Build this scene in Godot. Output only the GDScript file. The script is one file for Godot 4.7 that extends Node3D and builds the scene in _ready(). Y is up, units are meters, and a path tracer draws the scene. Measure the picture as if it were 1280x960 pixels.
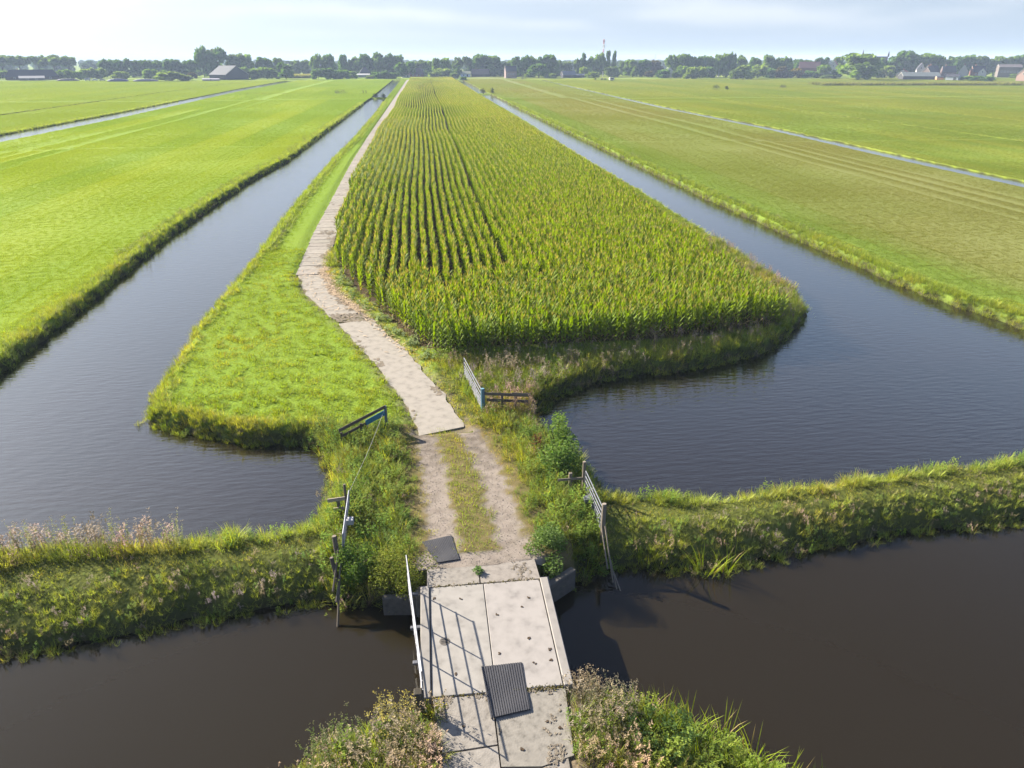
extends Node3D
# Polder view: a maize strip between two canals, a farm bridge in front, a village on the horizon.
# World: y up, water level y = 0, rows and canals run along -z, units are metres.

var rng := RandomNumberGenerator.new()
var wob := FastNoiseLite.new()
var big := FastNoiseLite.new()
var used := {}
var M := {}

# ------------------------------------------------------------------ mesh helpers
class MB:
	var v := PackedVector3Array()
	var c := PackedColorArray()
	func tri(a: Vector3, b: Vector3, d: Vector3, k: Color) -> void:
		v.append(a); v.append(b); v.append(d)
		c.append(k); c.append(k); c.append(k)
	func tri3(a: Vector3, b: Vector3, d: Vector3, ka: Color, kb: Color, kd: Color) -> void:
		v.append(a); v.append(b); v.append(d)
		c.append(ka); c.append(kb); c.append(kd)
	func quad(a: Vector3, b: Vector3, d: Vector3, e: Vector3, k: Color) -> void:
		tri(a, b, d, k); tri(a, d, e, k)
	# the same, turned so that they face away from o
	func outt(o: Vector3, a: Vector3, b: Vector3, d: Vector3, k: Color) -> void:
		if (d - a).cross(b - a).dot(a + b + d - o * 3.0) >= 0.0: tri(a, b, d, k)
		else: tri(a, d, b, k)
	func outq(o: Vector3, a: Vector3, b: Vector3, d: Vector3, e: Vector3, k: Color) -> void:
		outt(o, a, b, d, k); outt(o, a, d, e, k)
	# box by centre, size and basis
	func box(at: Vector3, s: Vector3, k: Color, bs := Basis.IDENTITY, bev := 0.0) -> void:
		var h := s * 0.5
		var p := []
		for i in 8:
			p.append(at + bs * Vector3(h.x if i & 1 else -h.x, h.y if i & 2 else -h.y, h.z if i & 4 else -h.z))
		if bev <= 0.0:
			for f in [[0, 1, 3, 2], [5, 4, 6, 7], [4, 0, 2, 6], [1, 5, 7, 3], [2, 3, 7, 6], [4, 5, 1, 0]]:
				outq(at, p[f[0]], p[f[1]], p[f[2]], p[f[3]], k)
			return
		# chamfered box: faces inset by bev, strips along edges, corner triangles
		var ax := [Vector3.RIGHT, Vector3.UP, Vector3.BACK]
		var hs := [h.x, h.y, h.z]
		var P := func(sx: int, sy: int, sz: int, o: int) -> Vector3:
			var s3 := [sx, sy, sz]
			var q := Vector3.ZERO
			for a in 3:
				q += ax[a] * (s3[a] * (hs[a] - (0.0 if a == o else bev)))
			return at + bs * q
		for o in 3:
			for s0 in [-1, 1]:
				var cs := []
				for u in [[-1, -1], [1, -1], [1, 1], [-1, 1]]:
					var t := [0, 0, 0]
					t[o] = s0; t[(o + 1) % 3] = u[0]; t[(o + 2) % 3] = u[1]
					cs.append(P.call(t[0], t[1], t[2], o))
				outq(at, cs[0], cs[1], cs[2], cs[3], k)
		for o in 3:
			for u in [-1, 1]:
				for w in [-1, 1]:
					var t1 := [0, 0, 0]
					var t2 := [0, 0, 0]
					t1[o] = -1; t2[o] = 1
					t1[(o + 1) % 3] = u; t2[(o + 1) % 3] = u
					t1[(o + 2) % 3] = w; t2[(o + 2) % 3] = w
					var a1: Vector3 = P.call(t1[0], t1[1], t1[2], (o + 1) % 3)
					var a2: Vector3 = P.call(t2[0], t2[1], t2[2], (o + 1) % 3)
					var b1: Vector3 = P.call(t1[0], t1[1], t1[2], (o + 2) % 3)
					var b2: Vector3 = P.call(t2[0], t2[1], t2[2], (o + 2) % 3)
					outq(at, a1, a2, b2, b1, k)
		for i in 8:
			var sx := 1 if i & 1 else -1
			var sy := 1 if i & 2 else -1
			var sz := 1 if i & 4 else -1
			var q0: Vector3 = P.call(sx, sy, sz, 0)
			var q1: Vector3 = P.call(sx, sy, sz, 1)
			var q2: Vector3 = P.call(sx, sy, sz, 2)
			outt(at, q0, q1, q2, k)
	# tube along points with radii
	func tube(pts: Array, rad: Array, sides: int, k: Color, cap := true) -> void:
		var prev := []
		var up := Vector3(0.013, 1, 0.021)
		for i in pts.size():
			var d: Vector3 = (pts[mini(i + 1, pts.size() - 1)] - pts[maxi(i - 1, 0)]).normalized()
			if absf(d.dot(up)) > 0.95: up = Vector3(1, 0.02, 0.01)
			var sx := d.cross(up).normalized()
			var sy := sx.cross(d).normalized()
			var ring := []
			for j in sides:
				var a := TAU * j / sides
				ring.append(pts[i] + (sx * cos(a) + sy * sin(a)) * rad[i])
			if i > 0:
				for j in sides:
					var j2 := (j + 1) % sides
					quad(prev[j], ring[j], ring[j2], prev[j2], k)
			if cap and (i == 0 or i == pts.size() - 1):
				for j in sides:
					if i == 0: tri(pts[0], ring[j], ring[(j + 1) % sides], k)
					else: tri(pts[i], ring[(j + 1) % sides], ring[j], k)
			prev = ring
	# grass-like blade: leaves p towards yaw, angle from vertical goes a0 -> a1
	func blade(p: Vector3, yaw: float, L: float, w: float, a0: float, a1: float, segs: int, k0: Color, k1: Color, leaf := false) -> void:
		var out := Vector3(cos(yaw), 0, sin(yaw))
		var side := Vector3(-sin(yaw), 0, cos(yaw))
		var q := p
		var pl := p - side * w * (0.3 if leaf else 0.5)
		var pr := p + side * w * (0.3 if leaf else 0.5)
		var kp := k0
		for i in segs:
			var t := (i + 1.0) / segs
			var a := lerpf(a0, a1, (i + 0.5) / segs)
			q += (out * sin(a) + Vector3.UP * cos(a)) * (L / segs)
			var kk := k0.lerp(k1, t)
			if i == segs - 1:
				tri3(pl, q, pr, kp, kk, kp)
			else:
				var hw := w * 0.5 * (sin(PI * (0.25 + 0.72 * t)) if leaf else 1.0 - t * t * 0.8)
				var nl := q - side * hw
				var nr := q + side * hw
				tri3(pl, nl, nr, kp, kk, kk)
				tri3(pl, nr, pr, kp, kk, kp)
				pl = nl; pr = nr; kp = kk
	# small leaf: a folded diamond
	func leaf(p: Vector3, d: Vector3, L: float, w: float, k: Color) -> void:
		var s := d.cross(Vector3(0.2, 1, 0.1)).normalized()
		var m := p + d * L * 0.45 - Vector3.UP * w * 0.12
		var t := p + d * L - Vector3.UP * L * 0.1
		tri(p, m + s * w * 0.5, t, k)
		tri(p, t, m - s * w * 0.5, k)
	func mesh() -> ArrayMesh:
		var n := PackedVector3Array()
		n.resize(v.size())
		for i in range(0, v.size(), 3):
			var q := (v[i + 2] - v[i]).cross(v[i + 1] - v[i])
			q = q.normalized() if q.length_squared() > 1e-16 else Vector3.UP
			n[i] = q; n[i + 1] = q; n[i + 2] = q
		var a := []
		a.resize(Mesh.ARRAY_MAX)
		a[Mesh.ARRAY_VERTEX] = v
		a[Mesh.ARRAY_NORMAL] = n
		a[Mesh.ARRAY_COLOR] = c
		var m := ArrayMesh.new()
		m.add_surface_from_arrays(Mesh.PRIMITIVE_TRIANGLES, a)
		return m

func fresh(called: String) -> String:
	if not used.has(called):
		used[called] = 0
		return called
	used[called] += 1
	return "%s_%03d" % [called, used[called]]

func tag(o: Node, label: String, category := "", group := "", kind := "") -> void:
	if label: o.set_meta("label", label)
	if category: o.set_meta("category", category)
	if group: o.set_meta("group", group)
	if kind: o.set_meta("kind", kind)

func thing(called: String, label: String, category: String, at := Vector3.ZERO, turn := 0.0, group := "") -> Node3D:
	var o := Node3D.new()
	o.name = fresh(called)
	add_child(o)
	o.position = at
	o.rotation.y = turn
	tag(o, label, category, group)
	return o

func part(parent: Node, called: String, m: Mesh, mat: Material, at := Vector3.ZERO) -> MeshInstance3D:
	var o := MeshInstance3D.new()
	o.name = called
	o.mesh = m
	o.material_override = mat
	o.position = at
	parent.add_child(o, true)
	return o

func solo(called: String, m: Mesh, mat: Material, label: String, category: String, group := "", kind := "") -> MeshInstance3D:
	var o := MeshInstance3D.new()
	o.name = fresh(called)
	o.mesh = m
	o.material_override = mat
	add_child(o)
	tag(o, label, category, group, kind)
	return o

func scatter(parent: Node, called: String, m: Mesh, mat: Material, xf: Array, cols: Array, kind := "stuff") -> MultiMeshInstance3D:
	var mm := MultiMesh.new()
	mm.transform_format = MultiMesh.TRANSFORM_3D
	mm.use_colors = true
	mm.mesh = m
	mm.instance_count = xf.size()
	for i in xf.size():
		mm.set_instance_transform(i, xf[i])
		mm.set_instance_color(i, cols[i])
	var o := MultiMeshInstance3D.new()
	o.multimesh = mm
	o.material_override = mat
	if parent == self:
		o.name = fresh(called)
		add_child(o)
	else:
		o.name = called
		parent.add_child(o, true)
	if kind: o.set_meta("kind", kind)
	return o

func upright(at: Vector3, yaw: float, s: float, sy := -1.0) -> Transform3D:
	var b := Basis(Vector3.UP, yaw).scaled_local(Vector3(s, s if sy < 0 else sy, s))
	return Transform3D(b, at)

# ------------------------------------------------------------------ materials
func noise_tex(freq: float, seed_: int, ramp: Array, size := 512, octaves := 4, normal := 0.0) -> NoiseTexture2D:
	var f := FastNoiseLite.new()
	f.seed = seed_
	f.frequency = freq
	f.noise_type = FastNoiseLite.TYPE_SIMPLEX_SMOOTH
	f.fractal_octaves = octaves
	var t := NoiseTexture2D.new()
	t.width = size; t.height = size
	t.seamless = true
	t.noise = f
	if normal > 0.0:
		t.as_normal_map = true
		t.bump_strength = normal
	if ramp.size():
		var g := Gradient.new()
		g.offsets = PackedFloat32Array(range(ramp.size()).map(func(i): return i / (ramp.size() - 1.0)))
		g.colors = PackedColorArray(ramp)
		t.color_ramp = g
	return t

func gry(x: float) -> Color:
	return Color(x, x, x).linear_to_srgb()

func mat_plain(called: String, rough := 0.8, back := Color.BLACK, spec := 0.5, metal := 0.0) -> StandardMaterial3D:
	var m := StandardMaterial3D.new()
	m.resource_name = called
	m.vertex_color_use_as_albedo = true
	m.roughness = rough
	m.metallic = metal
	m.metallic_specular = spec
	m.cull_mode = BaseMaterial3D.CULL_DISABLED
	if back != Color.BLACK:
		m.backlight_enabled = true
		m.backlight = back
	return m

# vertex colour times a grain texture laid by world position
func mat_grain(called: String, rough: float, tex: Texture2D, scale: float, bump: Texture2D = null, bump_cm := 0.0, spec := 0.3) -> StandardMaterial3D:
	var m := mat_plain(called, rough, Color.BLACK, spec)
	m.cull_mode = BaseMaterial3D.CULL_BACK
	m.albedo_texture = tex
	m.uv1_triplanar = true
	m.uv1_world_triplanar = true
	m.uv1_scale = Vector3.ONE * scale
	if bump:
		m.heightmap_enabled = true
		m.heightmap_texture = bump
		m.heightmap_scale = bump_cm
	return m

func make_materials() -> void:
	var fine := noise_tex(0.03, 3, [gry(0.45), gry(0.8), gry(1.15), gry(1.0)], 1024, 6)
	var rough := noise_tex(0.045, 5, [], 512, 5)
	M.ground = mat_grain("earth", 0.95, fine, 0.22, rough, 3.0, 0.1)
	M.track = mat_grain("gravel", 0.95, noise_tex(0.12, 8, [gry(0.55), gry(0.95), gry(1.2)], 1024, 4), 0.5, noise_tex(0.1, 9, [], 512, 4), 1.5, 0.15)
	M.concrete = mat_grain("concrete", 0.88, noise_tex(0.012, 11, [gry(0.66), gry(0.9), gry(1.0), gry(1.05)], 1024, 6), 0.14, noise_tex(0.08, 12, [], 512, 5), 0.03, 0.2)
	M.rough_concrete = mat_grain("rough_concrete", 0.95, noise_tex(0.012, 14, [gry(0.55), gry(0.85), gry(0.98), gry(1.08)], 1024, 7), 0.3, noise_tex(0.09, 15, [], 512, 5), 0.35, 0.2)
	M.leaf = mat_plain("leaf", 0.75, Color(0.9, 0.95, 0.45), 0.15)
	M.maize = mat_plain("maize_leaf", 0.6, Color(1.0, 1.0, 0.4), 0.25)
	M.grass = mat_plain("grass_blade", 0.6, Color(1.0, 1.0, 0.5), 0.25)
	M.straw = mat_plain("straw", 0.8, Color(0.6, 0.58, 0.42), 0.2)
	M.crown = mat_plain("crown_leaf", 0.65, Color(0.5, 0.55, 0.25), 0.25)
	M.bark = mat_plain("bark", 0.9, Color.BLACK, 0.2)
	M.wood = mat_grain("old_wood", 0.9, noise_tex(0.05, 21, [gry(0.55), gry(0.9), gry(1.1)], 512, 4), 1.5, noise_tex(0.09, 22, [], 512, 4), 0.4, 0.2)
	M.steel = mat_plain("galvanised_tube", 0.5, Color.BLACK, 0.4, 0.25)
	M.rubber = mat_grain("rubber", 0.62, noise_tex(0.06, 31, [gry(0.7), gry(1.0), gry(1.3)], 512, 4), 1.3, null, 0.0, 0.4)
	M.paint = mat_plain("paint", 0.6, Color.BLACK, 0.4)
	M.wall = mat_plain("house_wall", 0.85, Color.BLACK, 0.3)
	M.roof = mat_plain("roof", 0.75, Color.BLACK, 0.35)
	M.glass = mat_plain("window_glass", 0.12, Color.BLACK, 0.6)
	# water: brown peaty body, mirror surface with wind ripples
	M.canal = water("calm_water", 0.0, Vector3(0.03, 0.03, 0.05))
	M.lake = water("rippled_water", 1.0, Vector3(0.018, 0.018, 0.07))

func water(called: String, strength: float, scale: Vector3) -> StandardMaterial3D:
	var m := StandardMaterial3D.new()
	m.resource_name = called
	m.albedo_color = (Color(0.0125, 0.0098, 0.0068) if strength > 0.5 else Color(0.0145, 0.0112, 0.006)).linear_to_srgb()
	m.roughness = 0.04
	m.metallic_specular = 0.7 if strength > 0.5 else 0.34
	m.heightmap_enabled = true
	m.heightmap_texture = noise_tex(0.02, 41, [], 2048, 4)
	m.heightmap_scale = 1.2 if strength > 0.5 else 0.12
	m.uv1_triplanar = true
	m.uv1_world_triplanar = true
	m.uv1_scale = scale
	return m

# ------------------------------------------------------------------ the lie of the land
# banks as (z, x) from near to far
const LCL := [[-33.0, -24.4], [-40.0, -24.5], [-46.0, -24.6], [-55.0, -24.9], [-75.0, -25.8], [-109.0, -25.4], [-131.0, -23.8], [-176.0, -23.6], [-257.0, -23.3], [-332.0, -22.8], [-620.0, -23.6]]
const LCR := [[-33.0, -14.2], [-36.6, -14.6], [-44.0, -15.2], [-54.0, -15.2], [-67.0, -15.3], [-89.0, -15.8], [-131.0, -16.0], [-164.0, -15.2], [-252.0, -15.2], [-327.0, -16.2], [-620.0, -17.4]]
const RCL := [[-44.0, 25.6], [-48.0, 26.6], [-55.6, 26.9], [-69.2, 27.2], [-96.0, 27.4], [-125.0, 27.0], [-214.0, 27.3], [-343.0, 27.0], [-620.0, 26.5]]
const RCR := [[-38.5, 38.6], [-41.0, 38.2], [-47.4, 36.6], [-64.3, 35.9], [-86.0, 34.9], [-125.0, 34.5], [-191.0, 33.8], [-280.0, 33.2], [-401.0, 32.2], [-620.0, 31.8]]
const L2L := [[-62.0, -96.0], [-186.0, -97.3], [-258.0, -98.2], [-460.0, -106.0], [-620.0, -107.0]]
const L2R := [[-62.0, -88.6], [-168.0, -88.8], [-237.0, -89.6], [-426.0, -97.5], [-620.0, -98.5]]
const L3L := [[-62.0, -131.0], [-250.0, -131.5], [-410.0, -135.5], [-620.0, -133.0]]
const L4L := [[-62.0, -190.0], [-620.0, -194.0]]
const R2L := [[-62.0, 80.6], [-92.0, 81.0], [-121.0, 81.6], [-180.0, 84.4], [-260.0, 83.5], [-520.0, 91.0], [-620.0, 94.0]]
const R3L := [[-62.0, 125.6], [-620.0, 127.0]]
const R4L := [[-62.0, 165.6], [-620.0, 168.0]]
const R5L := [[-62.0, 239.0], [-290.0, 239.0], [-620.0, 225.0]]
const PATHL := [[-56.5, -10.7], [-71.0, -11.3], [-92.0, -11.7], [-126.0, -12.3], [-167.0, -12.5], [-227.0, -12.3], [-620.0, -12.6]]

func ex(t: Array, z: float) -> float:
	if z >= t[0][0]: return t[0][1]
	for i in range(1, t.size()):
		if z >= t[i][0]:
			return lerpf(t[i - 1][1], t[i][1], (z - t[i - 1][0]) / (t[i][0] - t[i - 1][0]))
	return t[-1][1]

var POLY := []
const GX := -54.0
const GZ := -66.0
const GS := 0.5
const GW := 236
const GH := 130
var sdg := PackedFloat32Array()

func pv(a: Array) -> PackedVector2Array:
	var o := PackedVector2Array()
	for q in a: o.append(Vector2(q[0], q[1]))
	return o

func make_polys() -> void:
	# peninsula with its causeway, dam, near bank, left meadow, right meadow
	POLY.append(pv([[-15.3, -90], [-15.3, -67], [-15.2, -54], [-15.2, -44], [-14.6, -36.6], [-14.1, -32.6], [-12.9, -31.8], [-11.6, -31.2], [-9.6, -30.3], [-8.0, -29.9], [-6.2, -29.7], [-5.2, -28.6], [-4.3, -26.7], [-4.3, -24.9], [-4.8, -21], [5.8, -21], [6.2, -24.6], [5.3, -27.3], [4.7, -29.5], [4.6, -31.2], [6.0, -33.2], [9.5, -35.4], [13.8, -35.9], [18.8, -37.3], [22.5, -40.2], [25.4, -44], [26.6, -48], [26.9, -55.6], [27.2, -69.2], [27.4, -90]]))
	POLY.append(pv([[-70, -20.0], [-16, -21.3], [-13.5, -21.8], [-10.5, -21.7], [-7.6, -21.7], [-4.5, -22], [0, -22.5], [5, -23], [7.2, -22.8], [9.3, -22.1], [13.4, -22.2], [18.8, -22.9], [26, -23.6], [70, -27], [70, -22.4], [22.1, -20.3], [16, -20.0], [11.4, -19.4], [8.8, -19.0], [5.6, -19.3], [4.6, -19.3], [3.4, -18.3], [1, -18.1], [-1.3, -18.2], [-4.1, -18.9], [-6.6, -18.6], [-8.9, -18.2], [-11.1, -17.8], [-13.2, -17.5], [-70, -13.5]]))
	POLY.append(pv([[-70, 12], [-70, -9], [-6, -10.6], [-4.0, -12.1], [-2.6, -13.0], [-1, -13.3], [3.3, -13.4], [4.4, -13.2], [5.7, -12.7], [6.9, -11.9], [7.7, -10.8], [8.5, -9.7], [14, -9.3], [70, -6], [70, 12]]))
	POLY.append(pv([[-24.4, -33], [-24.5, -40], [-24.6, -46], [-24.9, -55], [-25.6, -70], [-25.8, -90], [-80, -90], [-80, -29], [-30, -31]]))
	POLY.append(pv([[38.6, -38.5], [38.2, -41], [36.6, -47.4], [35.9, -64.3], [34.8, -90], [90, -90], [90, -33], [44, -36.5]]))
	sdg.resize(GW * GH)
	for j in GH:
		for i in GW:
			var p := Vector2(GX + i * GS, GZ + j * GS)
			var best := -99.0
			for poly: PackedVector2Array in POLY:
				var n := poly.size()
				var d2 := 1e9
				var inside := false
				var a := poly[n - 1]
				for k in n:
					var b := poly[k]
					var e := b - a
					var w := p - a
					var q := w - e * clampf(w.dot(e) / e.length_squared(), 0.0, 1.0)
					d2 = minf(d2, q.length_squared())
					if (a.y > p.y) != (b.y > p.y) and p.x < a.x + (p.y - a.y) / (b.y - a.y) * e.x:
						inside = not inside
					a = b
				var s := sqrt(d2) * (1.0 if inside else -1.0)
				best = maxf(best, s)
			sdg[j * GW + i] = best

# distance inland from the water's edge (negative over water)
func inland(x: float, z: float) -> float:
	var w := wob.get_noise_2d(x, z) * 0.38
	if z > -64.0:
		var fx := clampf((x - GX) / GS, 0, GW - 1.01)
		var fz := clampf((z - GZ) / GS, 0, GH - 1.01)
		var i := int(fx)
		var j := int(fz)
		fx -= i; fz -= j
		var k := j * GW + i
		return lerpf(lerpf(sdg[k], sdg[k + 1], fx), lerpf(sdg[k + GW], sdg[k + GW + 1], fx), fz) + w
	if x < -60.0:
		var s := maxf(ex(L2L, z) - x, x - ex(L2R, z))
		var t3 := ex(L3L, z)
		s = minf(s, maxf(t3 - x, x - t3 - 1.6))
		var t4 := ex(L4L, z)
		return minf(s, maxf(t4 - x, x - t4 - 1.2)) + w
	if x < -19.5:
		return maxf(ex(LCL, z) - x, far_dam(x, z, -340.0)) + w
	if x < 30.0:
		return maxf(minf(x - ex(LCR, z), ex(RCL, z) - x), far_dam(x, z, -375.0)) + w
	if x < 60.0:
		return maxf(x - ex(RCR, z), far_dam(x, z, -375.0)) + w
	var r2 := ex(R2L, z)
	var s2 := maxf(r2 - x, x - r2 - 4.0)
	for t: Array in [R3L, R4L, R5L]:
		var e := ex(t, z)
		s2 = minf(s2, maxf(e - x, x - e - 0.7))
	return s2 + w

func far_dam(x: float, z: float, at: float) -> float:
	if absf(x) > 40.0: return -9.0
	return 2.2 - absf(z - (at if x > 0.0 else -340.0))

# centre line of the farm track from the bridge to the maize
const TRACK := [[-10.0, 1.15], [-18.0, 1.15], [-19.5, 1.12], [-24.3, 0.85], [-28.0, 0.4], [-29.0, 0.1], [-32.6, -0.7], [-38.2, -2.6], [-44.3, -5.0], [-47.4, -6.4], [-51.0, -8.1], [-56.5, -9.6], [-71.0, -10.2], [-92.0, -10.6], [-126.0, -11.2], [-167.0, -11.4], [-620.0, -11.5]]

func top_of(x: float, z: float) -> float:
	var t := 0.62
	if x < -60.0: t = lerpf(0.62, 0.2, smoothstep(-62.0, -80.0, x))
	elif x > 60.0: t = lerpf(0.62, 0.2, smoothstep(60.0, 76.0, x))
	if z > -64.0:
		if absf(x - 6.0) < 21.0: t = 0.66
		var near := smoothstep(-30.0, -23.0, z)
		t = lerpf(t, 0.94, near)
		var d := absf(x - ex(TRACK, z))
		t = lerpf(t, 1.14, smoothstep(-25.0, -19.2, z) * (1.0 - smoothstep(1.6, 4.2, d)))
		if z > -15.0:
			t = lerpf(0.8, 1.12, 1.0 - smoothstep(1.7, 5.0, d))
	return t

func ground_y(x: float, z: float, s := 1e9) -> float:
	if s > 1e8: s = inland(x, z)
	if z < -622.0: s = 9.0
	var t := top_of(x, z) + big.get_noise_2d(x * 2.0, z * 2.0) * 0.05
	if z < -28.5 and z > -640.0:
		var d := absf(x - ex(TRACK, z))
		if x < ex(TRACK, z) and z < -53.0: t += 0.1 * (1.0 - smoothstep(1.5, 4.0, d))
		t = lerpf(t + 0.05, 0.56, 1.0 - smoothstep(1.12, 1.4, d))
	# the front of the dam slopes gently down to a low edge; its back stays steep
	if z > -26.0 and z < -15.6 and absf(x - 1.1) > 2.6:
		var zb := ex(DAM_BACK, x)
		var v := (z - zb) / (ex(DAM_FRONT, x) - zb)
		t -= 0.5 * smoothstep(0.5, 1.0, v) * smoothstep(2.6, 4.2, absf(x - 1.1))
	return lerpf(-0.75, t, smoothstep(-0.5, 0.42, s))
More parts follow.
